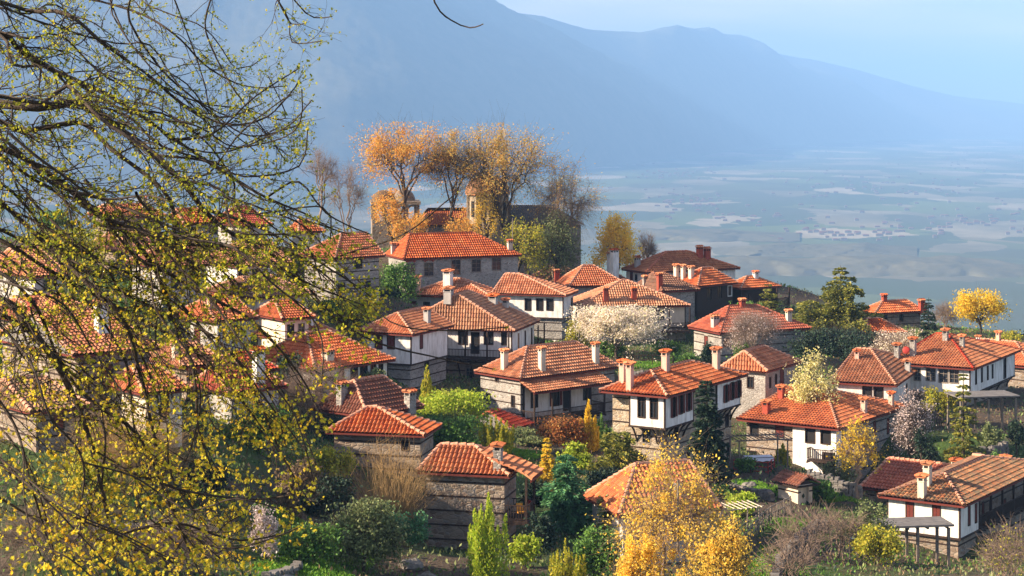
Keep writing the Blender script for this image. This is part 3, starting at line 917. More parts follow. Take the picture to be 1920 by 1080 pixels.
hH22 = House('banded_barn', 'stone building with timber bands under a curved orange roof, twigs growing before it', 'house',
    (797, 818), 610, 820, 135, 77, (708, 777), (690, 779), 'Y', 890, tile='tile_new', cap='mortar_cap', lo='stone_brown', minW=4.5, hcap=1.5,
    win=[W_(760, 835, .5, .6, 'open')], chim=[])
hH23 = House('veranda_house', 'tall stone house with dark timber bands, a hooded chimney and a small open veranda', 'house',
    (956, 894), 782, 975, 125, 76, (890, 853), (828, 855), 'Y', 1040, tile='tile_new', cap='mortar_cap', lo='stone_brown', minW=4.2, hcap=1.5,
    win=[], chim=[(934, 878, 834, 's', .62)])
s = hH23
s.balcony('R', .3, 2.6, s.He - 2.9, .5, 1.6, top=s.He - .1)
mb = MB()
slope(mb, (-.2, -1.5, s.He - .12), (3.2, -1.5, s.He - .12), (.3, 2.2, s.He + 1.35), (2.8, 2.2, s.He + 1.35))
mb.box(-.15, 3.15, -1.48, -1.4, s.He - .3, s.He - .13, 1)
mb.link('veranda_roof', [M['tile_new'], M['timber_red']], s.root)
hH24 = House('front_house', 'grey-plastered house half covered by the golden larch, front centre', 'house',
    (1160, 968), 1093, 1353, 125, 18, (1192, 884), (1292, 880), 'X', 1075, tile='tile_new', lo='grey_plaster', band=False, hcap=2.6,
    win=[W_(1212, 1000, .7, 1.1, 'mull'), W_(1236, 1000, .7, 1.1, 'closed'), W_(1190, 1000, .6, 1.0)], chim=[(1272, 930, 902, 'w', .5)])
hH25 = House('school_house', 'long grey stone house with red brick arches over its windows, below the church', 'house',
    (757, 486), 722, 978, 235, 22, (768, 438), (886, 432), 'X', 528, tile='tile_new', cap='tile_new', lo='stone_grey', band=False, o=.35, maxW=22,
    win=[W_(768, 505, 1.0, 1.35, 'arch'), W_(804, 505, 1.1, 1.5, 'arch'), W_(855, 501, 1.1, 1.7, 'arch'), W_(893, 498, 1.1, 1.45, 'arch'), W_(931, 495, 1.1, 1.4, 'arch')],
    chim=[(738, 474, 456, 'g', .6), (956, 464, 444, 'c', .6)])
hH28 = House('top_house', 'big hip-roofed house on the crest with twin brick chimneys on its ridge', 'house',
    (1211, 512), 1165, 1388, 262, 28, (1247, 465), (1290, 467), 'X', 548, tile='tile_new', cap='tile_red', lo='white', band=False,
    win=[W_(1184, 517, .6, 1.1, 'closed'), W_(1222, 516, .8, 1.0), W_(1240, 515, .9, 1.4, 'open'), W_(1193, 520, .5, .7)],
    chim=[(1195, 501, 482, 'g', .7), (1312, 478, 456, 'r', .8), (1326, 480, 459, 'r', .8)])
hH29 = House('three_chimney_house', 'house with a row of three cream chimneys on its left slope', 'house',
    (1308, 538), 1251, 1384, 240, 42, (1316, 499), (1332, 500), 'X', 585, tile='tile_new', lo='timber', band=False,
    win=[W_(1330, 552, .8, 1.4), W_(1350, 548, .8, 1.4), W_(1372, 545, .7, 1.2, 'mullw')],
    chim=[(1268, 522, 490, 'c', .55), (1281, 519, 491, 'c', .5), (1296, 523, 500, 'c', .6)])
hH30 = House('crest_porch_house', 'orange-roofed house with an open porch at the right edge of the crest', 'house',
    (1388, 542), 1358, 1466, 245, 30, (1400, 506), (1413, 507), 'X', 588, tile='tile_new', lo='stone_brown', up='timber', uph=2.4,
    win=[W_(1400, 558, .7, 1.2), W_(1430, 555, .7, 1.2)], chim=[(1417, 512, 496, 'w', .6)])
s = hH30
s.balcony('R', s.W * .5, s.W + .8, s.He - 2.4, .5, 1.2, top=s.He - .05)
hH31 = House('mossy_brown_house', 'house with a mossy brown roof and bare stone gable, in the middle of the crest', 'house',
    (1243, 547), 1190, 1313, 234, 24, (1226, 518), (1242, 518), 'X', 604, tile='tile_brown', cap='tile_brown', lo='stone_grey', up=None, band=False, hcap=2.0,
    chim=[(1237, 545, 517, 'r', .6), (1209, 534, 518, 's', .5)])
hH32 = House('far_edge_house', 'stone house behind the big cedar, two chimneys at its right', 'house',
    (1640, 589), 1610, 1736, 250, 24, (1655, 556), (1700, 557), 'X', 622, tile='tile_new', lo='stone_brown',
    win=[W_(1660, 598, .5, .8), W_(1690, 596, .5, .8)], chim=[(1658, 561, 546, 'r', .6), (1728, 578, 556, 'r', .7), (1733, 566, 548, 'r', .6)])
hH33 = House('low_right_house', 'low orange roof peeping out between the cedar and the white blossom', 'house',
    (1630, 627), 1598, 1702, 222, 16, (1625, 598), (1650, 598), 'X', 660, tile='tile_new', lo='stone_brown', minD=6, chim=[])
# houses seen through the plane tree's branches, left
LEFT = [
 ('red annex', 'crest house at far left with a plain orange roof behind branches', (200, 408), 165, 312, 215, 28, (195, 384), (270, 384), 455, 'tile_new', 'stone_brown', [], [(271, 392, 370, 'c', .5)]),
 ('', 'crest house with a red pyramid roof seen through the branches', (345, 420), 312, 420, 218, 30, (330, 392), (370, 392), 465, 'tile_new', 'grey_plaster', [W_(400, 430, .8, 1.0, 'open'), W_(360, 436, .8, 1.0, 'open')], []),
 ('', 'crest house with steep new tiles, right of the red pyramid roof', (462, 424), 395, 512, 222, 38, (440, 388), (465, 388), 470, 'tile_red', 'grey_plaster', [], []),
 ('', 'small house with a bright gable roof left of the bare trees', (560, 436), 543, 590, 226, 30, (560, 412), (575, 412), 470, 'tile_new', 'cream', [], []),
 ('', 'wide house with a long striped roof and white upper wall behind branches', (440, 500), 360, 548, 195, 35, (455, 452), (530, 452), 552, 'tile_worn', 'white', [W_(535, 512, .6, 1.3, 'closed'), W_(560, 510, .6, 1.3, 'closed'), W_(455, 518, .8, 1.3, 'open'), W_(480, 518, .8, 1.3, 'open')], []),
 ('', 'banded grey stone house left of the arched-window house', (628, 486), 560, 722, 212, 40, (640, 440), (690, 436), 570, 'tile_worn', 'stone_grey', [W_(672, 489, .9, 1.0, 'open'), W_(640, 540, .8, 1.0, 'open'), W_(690, 535, .6, .9, 'open')], []),
 ('', 'white-walled house with a brown lean-to roof behind the lower branches', (300, 502), 235, 400, 180, 35, (315, 458), (365, 458), 570, 'tile_brown', 'grey_plaster', [W_(330, 530, .9, 1.1, 'open'), W_(365, 525, .9, 1.1, 'open')], []),
 ('', 'pale house with a two-step orange roof in the left middle ground', (405, 604), 320, 485, 165, 42, (380, 562), (450, 560), 668, 'tile_new', 'grey_plaster', [W_(440, 622, .7, 1.0, 'open'), W_(370, 630, .8, 1.2, 'closed')], [(395, 580, 556, 'p', .5)]),
 ('', 'house with an orange hip roof and railed terrace between branches', (530, 600), 470, 590, 178, 35, (515, 564), (545, 562), 662, 'tile_new', 'cream', [W_(545, 622, .6, 1.2, 'open'), W_(565, 620, .6, 1.2, 'mull')], []),
 ('', 'broad low house with bold striped tiles and a white dovecote chimney, far left', (140, 668), -60, 300, 122, 40, (60, 590), (190, 578), 745, 'tile_worn', 'stone_brown', [W_(200, 700, .7, 1.0, 'closed')], [(190, 625, 565, 'w', .75)]),
 ('', 'house with a dark red roof just above the left hillside', (430, 738), 355, 540, 138, 42, (400, 690), (470, 682), 800, 'tile_red', 'grey_plaster', [], [(485, 720, 655, 'w', .75)]),
 ('', 'cream house with a pale tiled roof and tall narrow window, left foreground', (270, 740), 190, 345, 120, 40, (250, 690), (290, 684), 815, 'tile_worn', 'cream', [W_(309, 762, .5, 1.4, 'closed')], []),
 ('', 'brown-roofed house squeezed between the crest row and the long striped roof', (255, 474), 150, 335, 203, 38, (215, 432), (270, 430), 520, 'tile_brown', 'stone_brown', [W_(275, 490, .8, 1.0, 'open')], [(225, 452, 428, 'c', .5)]),
 ('', 'stone house with a weathered roof above the bold striped one', (95, 612), -40, 215, 150, 42, (30, 560), (110, 552), 670, 'tile_worn', 'stone_brown', [W_(150, 622, .7, 1.0, 'closed')], [(60, 585, 560, 'r', .6)]),
 ('', 'low house with worn tiles in the hollow under the two-step orange roof', (345, 690), 262, 430, 142, 40, (318, 645), (362, 642), 740, 'tile_worn', 'stone_brown', [W_(385, 700, .6, .9, 'closed')], [(330, 668, 640, 'c', .5)]),
 ('', 'house with a broad old roof right below the long striped roof', (480, 560), 380, 590, 186, 40, (455, 520), (505, 517), 610, 'tile_brown', 'cream', [W_(520, 565, .7, 1.0, 'open')], []),
 ('', 'stone house tucked behind the stub-chimney house', (560, 640), 470, 650, 178, 45, (540, 602), (575, 600), 690, 'tile_worn', 'stone_grey', [W_(600, 640, .6, .9, 'open')], [(585, 612, 590, 'w', .5)]),
 ('', 'small stone house with a fresh red roof left of the stub-chimney house', (455, 700), 385, 525, 152, 42, (430, 662), (462, 658), 755, 'tile_red', 'stone_brown', [], []),
 ('', 'weathered house at the foot of the slope on the far left', (60, 775), -60, 170, 112, 40, (10, 715), (80, 706), 850, 'tile_old', 'stone_brown', [W_(110, 790, .6, .9, 'closed')], []),
 ('', 'grey-walled house at the far left edge with a pinkish roof', (60, 520), -40, 130, 165, 40, (20, 470), (70, 462), 590, 'tile_worn', 'grey_plaster', [W_(90, 535, .8, 1.0, 'mull')], []),
]
for k, (_, lab, N, uL, uR, d, phi, R1, R2, vb, tl, lo, wn, ch) in enumerate(LEFT):
    House('hillside_house', lab, 'house', N, uL, uR, d, phi, R1, R2, 'X', vb, tile=tl, lo=lo, band=lo.startswith('stone'), win=wn, chim=ch, maxD=12, hcap=None)
# ---------------------------------------------------------------- ground
EXTRA = [(300, 960, 120), (300, 1080, 98), (100, 1000, 95), (500, 1060, 104), (600, 1000, 122), (700, 1080, 112), (850, 1090, 112), (700, 930, 133), (600, 880, 142),
         (1000, 1110, 112), (1060, 1000, 130), (1020, 850, 165), (1150, 905, 150), (1300, 1130, 112), (1500, 1130, 112), (1700, 1140, 112), (1900, 1140, 112),
         (1450, 1010, 132), (1420, 905, 154), (1350, 890, 156), (1560, 945, 146), (1640, 960, 142), (1480, 940, 146), (1880, 845, 165), (1910, 820, 176), (1840, 800, 182), (1750, 800, 178), (1100, 690, 205),
         (1240, 690, 205), (1150, 662, 214), (1550, 660, 205), (1580, 650, 225), (1440, 590, 236), (1500, 600, 240), (1760, 640, 235), (1850, 625, 245), (820, 880, 150), (900, 742, 197), (850, 745, 193), (780, 735, 186), (850, 795, 178), (860, 830, 165), (800, 790, 172), (650, 680, 190), (740, 560, 222),
         (100, 900, 108), (200, 800, 125), (450, 860, 130), (620, 470, 240), (400, 480, 235), (200, 480, 225), (60, 450, 225), (800, 440, 262), (950, 470, 262), (1040, 500, 268), (1090, 500, 272), (1200, 540, 268), (1700, 622, 250), (1900, 645, 244)]
AX, AY, AZ = [], [], []
for (x, y, zz) in ANCH: AX.append(x); AY.append(y); AZ.append(zz)
for (u, v, d) in EXTRA:
    p = P(u, v, d); AX.append(p.x); AY.append(p.y); AZ.append(p.z)
for x in range(-100, 101, 20):
    AX.append(x); AY.append(60); AZ.append(-30); AX.append(x); AY.append(30); AZ.append(-30); AX.append(x); AY.append(0); AZ.append(-24)
AX, AY, AZ = map(np.array, (AX, AY, AZ))
def ground_z(x, y):
    x = np.atleast_1d(np.asarray(x, float)); y = np.atleast_1d(np.asarray(y, float))
    d2 = (x[:, None] - AX[None]) ** 2 + (y[:, None] - AY[None]) ** 2 + 20.0
    wt = d2 ** -1.9
    z = (wt * AZ[None]).sum(1) / wt.sum(1)
    # beyond the crest the hill falls away to the plain
    over = np.clip(y - 278 - 5 * np.sin(x * .05) + .75 * np.clip(x - 25, 0, 45), 0, None)
    z = z - over * .42 * np.clip(over / 25, 0, 1)
    side = np.clip(np.abs(x + 5) - 120, 0, None)
    z = z - side * .5
    z += .35 * np.sin(x * .31 + y * .17) * np.sin(y * .23 - x * .11)
    return np.maximum(z, PLAIN - 20)
PLAIN = -330.0
def gz(x, y): return float(ground_z([x], [y])[0])
xs = np.concatenate([np.linspace(-1000, -150, 18)[:-1], np.arange(-150, 150, 1.25), np.linspace(150, 1000, 18)])
ys = np.concatenate([np.linspace(-400, -30, 10)[:-1], np.arange(-30, 300, 1.25), np.linspace(300, 1300, 60)])
GX, GY = np.meshgrid(xs, ys)
GZ = np.concatenate([ground_z(GX.ravel()[i:i + 4000], GY.ravel()[i:i + 4000]) for i in range(0, GX.size, 4000)])
rng = np.random.default_rng(5)
near = (np.abs(GX.ravel()) < 150) & (GY.ravel() > -30) & (GY.ravel() < 300)
GZ = GZ + rng.normal(0, .07, GZ.size) * near
mb = MB()
nx = len(xs)
i = np.arange(len(ys) - 1)[:, None] * nx; j = np.arange(nx - 1)[None]
idx = (i + j)
mb.add(np.stack([GX.ravel(), GY.ravel(), GZ], 1), np.stack([idx, idx + 1, idx + nx + 1, idx + nx], -1).reshape(-1, 4), 0, smooth=True)
b = NB("hillside_earth_and_grass")
ob = b.coords()
n1 = b.noise(ob, .09, 6, .62); n2 = b.noise(ob, 1.3, 6, .65); n3 = b.noise(ob, 6, 4, .6)
grass = b.mix(n2, (.022, .045, .010), (.06, .105, .018))
earth = b.mix(n2, (.10, .075, .05), (.045, .033, .024))
c = b.mix(b.ramp(b.math('ADD', n1, b.math('MULTIPLY', n3, .12)), [(.50, (0, 0, 0)), (.60, (1, 1, 1))]), grass, earth)
b.l(c, b.p.inputs["Base Color"]); b.p.inputs["Roughness"].default_value = .95
b.bump(b.math('ADD', n2, b.math('MULTIPLY', n3, .5)), .8, .35)
M['ground'] = b.m
tag(mb.link('ground', [M['ground']]), kind='structure')

# ---------------------------------------------------------------- plain and mountains
b = NB("farmland")
ob = b.coords("Object", (1, .55, 1))
wv = b.n("ShaderNodeVectorMath", operation='ADD'); b.l(ob, wv.inputs[0])
sc_ = b.n("ShaderNodeVectorMath", operation='SCALE'); b.l(b.noise(ob, .0022, 4, .6, 1), sc_.inputs[0]); sc_.inputs[3].default_value = 380; b.l(sc_.outputs[0], wv.inputs[1])
vo = b.n("ShaderNodeTexVoronoi"); vo.inputs["Scale"].default_value = .0045; b.l(wv.outputs[0], vo.inputs["Vector"])
sp = b.n("ShaderNodeSeparateColor"); b.l(vo.outputs["Color"], sp.inputs[0])
c = b.ramp(sp.outputs[0], [(0, (.06, .08, .04)), (.25, (.10, .13, .05)), (.45, (.19, .17, .11)), (.6, (.06, .08, .04)), (.8, (.28, .25, .18)), (1, (.10, .13, .05))], 'CONSTANT')
n2 = b.noise(ob, .0013, 7, .68)
c = b.mix(b.ramp(n2, [(.40, (0, 0, 0)), (.62, (.8, .8, .8))]), c, (.075, .08, .05))
b.l(c, b.p.inputs["Base Color"]); b.p.inputs["Roughness"].default_value = 1
b.p.inputs["Specular IOR Level"].default_value = 0
M['plain'] = b.m
mb = MB()
px = np.linspace(-28000, 28000, 121); py = np.concatenate([np.linspace(800, 8000, 60), np.linspace(8300, 35000, 60)])
PX, PY = np.meshgrid(px, py)
PZ_ = PLAIN + 10 * np.sin(PX * .0013) * np.sin(PY * .0009)
# wooded bluffs in front of the plain
i = np.arange(len(py) - 1)[:, None] * len(px); j = np.arange(len(px) - 1)[None]; idx = i + j
mb.add(np.stack([PX.ravel(), PY.ravel(), PZ_.ravel()], 1), np.stack([idx, idx + 1, idx + len(px) + 1, idx + len(px)], -1).reshape(-1, 4), 0, smooth=True)
tag(mb.link('valley_plain', [M['plain']]), kind='structure')

def fbm(x, y, oct=6, seed=3, ridged=True):
    r = np.random.default_rng(seed)
    out = np.zeros_like(x); amp = 1.0; fr = 1.0; tot = 0
    for o in range(oct):
        a = 0
        for k in range(4):
            th = r.uniform(0, 6.28); ph = r.uniform(0, 6.28); q = fr * r.uniform(.7, 1.4)
            a = a + np.sin((x * math.cos(th) + y * math.sin(th)) * q + ph + 1.3 * np.sin((x * math.sin(th) - y * math.cos(th)) * q * .7 + ph))
        a = a / 4
        out += amp * (1 - 2 * np.abs(a) if ridged else a); tot += amp
        amp *= .5; fr *= 2.03
    return out / tot

# silhouette (u, v) of the range, and the row where its foot meets the plain
SIL = [(-900, -60), (-300, -60), (300, -55), (640, -45), (740, -28), (860, 2), (950, 22), (1020, 30), (1100, 54), (1200, 66), (1270, 60), (1330, 68), (1440, 98), (1520, 113), (1600, 132), (1700, 158), (1790, 180), (1920, 197), (2100, 198), (2800, 199)]
FOOT = [(-900, 370), (300, 355), (700, 345), (1000, 325), (1150, 312), (1300, 290), (1500, 272), (1700, 263), (1920, 258), (2800, 250)]
us = np.linspace(-900, 2800, 620)
sv = np.interp(us, *zip(*SIL)); sv = sv + 3.0 * fbm(us * .02, us * 0, 5, 8, False)
fv = np.interp(us, *zip(*FOOT))
ker = np.hanning(61); ker /= ker.sum()
fv = np.convolve(np.pad(fv, 30, 'edge'), ker, 'valid')
d0 = F * (-PLAIN) / (fv - HV) * 1.0
span = np.interp(us, [-900, 1000, 1920, 2800], [4000, 4200, 4800, 5500])
nt_ = 150
T = np.linspace(0, 1.25, nt_)[:, None]
DD = d0[None] + span[None] * T
XX = (us[None] - U0) / F * DD; YY = DD
top = -(sv - HV) / F * (d0 + span)            # height of the crest
prof = np.where(T < 1, np.clip(T, 0, 1) ** 1.1, 1 - (T - 1) * 2.2)
ZZ = PLAIN - 15 + (top[None] - PLAIN + 15) * prof
nz = fbm(XX / 800, YY / 950, 7, 11)
env = np.sin(np.clip(T, 0, 1) * math.pi) ** .7
nz2 = fbm(XX / 2000, YY / 2300, 4, 19)
ZZ = ZZ + (nz * .20 + nz2 * .36) * env * (top[None] - PLAIN)
mb = MB()
i = np.arange(nt_ - 1)[:, None] * len(us); j = np.arange(len(us) - 1)[None]; idx = i + j
mb.add(np.stack([XX.ravel(), YY.ravel(), ZZ.ravel()], 1), np.stack([idx, idx + 1, idx + len(us) + 1, idx + len(us)], -1).reshape(-1, 4), 0, smooth=True)
b = NB("mountain_forest_and_scree")
ob = b.coords()
n1 = b.noise(ob, .0028, 7, .68); n2 = b.noise(ob, .010, 6, .75)
c = b.mix(n2, (.015, .025, .015), (.19, .17, .10))
c = b.mix(b.ramp(b.math('ADD', n1, b.math('MULTIPLY', n2, .25)), [(.80, (0, 0, 0)), (.92, (1, 1, 1))]), c, (.20, .18, .15))
b.l(c, b.p.inputs["Base Color"]); b.p.inputs["Roughness"].default_value = 1; b.p.inputs["Specular IOR Level"].default_value = 0
M['mount'] = b.m
tag(mb.link('mountain', [M['mount']]), kind='structure')

# wooded bluffs on the near edge of the plain
def bluff(u0, u1, vtop, vbot, d, seed):
    d = F * -PLAIN / (vbot - HV)
    n = 160; r = 26
    u = np.linspace(u0, u1, n); t = np.linspace(0, 1, r)[:, None]
    D = d + 300 * t + 70 * fbm(u[None] * .02 + 0 * t, t * 3 + u[None] * 0, 4, seed)
    x = (u[None] - U0) / F * D
    ed = np.clip(np.minimum((u - u0), (u1 - u)) / (.25 * (u1 - u0)), 0, 1)[None]
    zt = PLAIN + (-(vtop - HV) / F * (d + 150) - PLAIN) * ed
    z = PLAIN - 5 + (zt - PLAIN) * np.sin(np.clip(t * 1.2, 0, 1) * math.pi / 2) ** .7 * np.where(t > .8, (1 - t) / .2 * .5 + .5, 1)
    z = z + fbm(x / 60, D / 60, 5, seed + 1) * 9 * ed * np.sin(t * math.pi)
    mb = MB(); i = np.arange(r - 1)[:, None] * n; j = np.arange(n - 1)[None]; idx = i + j
    mb.add(np.stack([x.ravel(), D.ravel(), z.ravel()], 1), np.stack([idx, idx + 1, idx + n + 1, idx + n], -1).reshape(-1, 4), 0, smooth=True)
    tag(mb.link('hill', [M['mount']]), kind='structure')
bluff(1180, 2000, 487, 520, 4300, 21)
bluff(1330, 1720, 462, 480, 5200, 33)
bluff(900, 1500, 432, 450, 6300, 41)

# far villages: tiny pale houses strewn over the plain
rng = np.random.default_rng(9)
mb = MB()
cent = [(1290, 375, 70, 14), (1100, 298, 110, 10), (1500, 300, 150, 14), (1700, 262, 220, 8), (1850, 410, 150, 14), (1600, 430, 160, 10), (1400, 400, 160, 20), (1820, 300, 140, 18), (1560, 350, 120, 12), (1750, 360, 180, 22), (1270, 330, 80, 8)]
for k in range(480):
    cu, cv, su, sv_ = cent[rng.integers(len(cent))]
    u = cu + rng.normal(0, su * .6); v = cv + rng.normal(0, sv_ * .8)
    if v < 254: continue
    d = F * (-PLAIN) / (v - HV)
    x = (u - U0) / F * d
    ww, hh, dd = rng.uniform(8, 19), rng.uniform(4, 7), rng.uniform(7, 12)
    zb = PLAIN + 10 * math.sin(x * .0013) * math.sin(d * .0009)
    mb.box(x - ww / 2, x + ww / 2, d - dd / 2, d + dd / 2, zb - 4, zb + hh, 0)
    a, c_ = (x - ww / 2 - .5, d - dd / 2 - .5, zb + hh), (x + ww / 2 + .5, d - dd / 2 - .5, zb + hh)
    e, f_ = (x + ww / 2 + .5, d + dd / 2, zb + hh), (x - ww / 2 - .5, d + dd / 2, zb + hh)
    r0, r1 = (x - ww / 4, d, zb + hh + 1.6), (x + ww / 4, d, zb + hh + 1.6)
    mb.quad(a, c_, r1, r0, 1); mb.quad(e, f_, r0, r1, 1); mb.tri(f_, a, r0, 1); mb.tri(c_, e, r1, 1)
tag(mb.link('distant_village', [M['slate'], M['tile_brown']]), 'scattered tiny pale houses far away on the hazy plain', 'village', kind='stuff')
# ---------------------------------------------------------------- leaves, twigs and trees
L_ = {}
L_['orange'] = m_leaf("orange_leaves", [(.74, .33, .05), (.84, .42, .08), (.78, .48, .10), (.62, .30, .05), (.70, .52, .14)], .5)
L_['grove'] = m_leaf('tan_gold_leaves', [(.74, .40, .08), (.82, .54, .12), (.52, .44, .12), (.64, .34, .07), (.44, .40, .14)], .5)
L_['gold'] = m_leaf("golden_leaves", [(.94, .64, .08), (.96, .72, .13), (.90, .56, .06), (.94, .72, .18), (.80, .62, .09)], .55)
L_['yellow'] = m_leaf("yellow_leaves", [(.80, .58, .05), (.86, .66, .07), (.66, .54, .05), (.76, .48, .03)], .5)
L_['lime'] = m_leaf("lime_leaves", [(.34, .48, .03), (.46, .56, .05), (.24, .36, .03), (.56, .58, .07)], .45)
L_['yellowgreen'] = m_leaf("yellow_green_leaves", [(.44, .44, .04), (.60, .52, .05), (.26, .32, .03), (.68, .55, .06), (.18, .25, .03)], .45)
L_['green'] = m_leaf("green_leaves", [(.08, .18, .035), (.12, .25, .04), (.18, .32, .05), (.05, .12, .03)], .3)
L_['olive'] = m_leaf("olive_leaves", [(.14, .18, .07), (.22, .27, .10), (.30, .34, .14), (.09, .13, .045)], .3)
L_['dark'] = m_leaf("dark_green_needles", [(.012, .035, .022), (.022, .05, .028), (.035, .065, .03), (.015, .03, .018)], .15)
L_['bluegreen'] = m_leaf("blue_green_needles", [(.06, .20, .09), (.10, .27, .11), (.15, .32, .12), (.05, .14, .06)], .25)
L_['cedar'] = m_leaf("yellow_green_needles", [(.13, .16, .03), (.30, .29, .04), (.06, .09, .025), (.40, .36, .05), (.08, .11, .03)], .3)
L_['blossom'] = m_leaf("pale_blossom", [(.86, .76, .62), (.80, .68, .55), (.88, .82, .72), (.66, .60, .32)], .4)
L_['cream_blossom'] = m_leaf("cream_blossom", [(.75, .68, .30), (.62, .56, .18), (.80, .76, .50), (.50, .48, .12)], .4)
L_['pinkbare'] = m_leaf("pink_buds", [(.62, .50, .46), (.50, .40, .36), (.70, .62, .58)], .3)
L_['rust'] = m_leaf("rust_leaves", [(.35, .11, .03), (.44, .17, .04), (.28, .10, .03), (.38, .22, .06)], .4)
L_['brown'] = m_leaf("dry_brown_leaves", [(.20, .14, .08), (.28, .20, .11), (.15, .10, .06)], .3)

def leaf_quads(mb, C, size, rng, mat=0, aspect=1.5, dirs=None):
    n = len(C)
    if n == 0: return
    a = rng.normal(size=(n, 3)) if dirs is None else dirs + rng.normal(size=(n, 3)) * .35
    a /= np.linalg.norm(a, axis=1)[:, None] + 1e-9
    r = rng.normal(size=(n, 3))
    b_ = np.cross(a, r); b_ /= np.linalg.norm(b_, axis=1)[:, None] + 1e-9
    c_ = np.cross(a, b_)
    s = 1.3 * size * rng.uniform(.6, 1.35, n)[:, None]
    w_ = s / aspect * .5
    # a folded rhombus: two triangles with a slight crease
    v = np.stack([C - a * s * .5, C + b_ * w_ + c_ * w_ * .3, C + a * s * .5, C - b_ * w_ + c_ * w_ * .3], 1).reshape(-1, 3)
    i = np.arange(n)[:, None] * 4
    f = np.concatenate([i + np.array([[0, 1, 2]]), i + np.array([[0, 2, 3]])], 1).reshape(-1, 3)
    mb.add(v, f, mat)

def sticks(mb, A, B, ra, rb, mat=0):
    A = np.asarray(A, float); B = np.asarray(B, float)
    n = len(A)
    if n == 0: return
    ra = np.broadcast_to(np.asarray(ra, float), (n,)); rb = np.broadcast_to(np.asarray(rb, float), (n,))
    t = B - A; t /= np.linalg.norm(t, axis=1)[:, None] + 1e-9
    ref = np.where(np.abs(t[:, 2:3]) < .9, np.array([[0, 0, 1.]]), np.array([[1., 0, 0]]))
    p = np.cross(t, ref); p /= np.linalg.norm(p, axis=1)[:, None] + 1e-9
    q = np.cross(t, p)
    vs = []
    for (X, r) in ((A, ra), (B, rb)):
        for k in range(3):
            th = 2.0944 * k
            vs.append(X + (p * math.cos(th) + q * math.sin(th)) * r[:, None])
    v = np.stack(vs, 1).reshape(-1, 3)
    i = np.arange(n)[:, None] * 6
    f = np.concatenate([i + np.array([[k, (k + 1) % 3, 3 + (k + 1) % 3, 3 + k]]) for k in range(3)], 1).reshape(-1, 4)
    mb.add(v, f, mat, smooth=True)

def curve_pts(a, b, bend, n, rng):
    a, b = np.array(a, float), np.array(b, float)
    t = np.linspace(0, 1, n)[:, None]
    L = np.linalg.norm(b - a)
    p = a + (b - a) * t + np.array(bend)[None] * (t * (1 - t) * 4)
    w_ = rng.normal(size=(n, 3)) * L * .035; w_[0] = 0; w_[-1] = 0
    return p + w_

TREES = []
def place(u, vtop, wpx, d, dz=0):
    x = (u - U0) / F * d
    z = gz(x, d) - .15
    H = -(vtop - HV) / F * d - z
    return x, d, z, max(H, .5), wpx / F * d

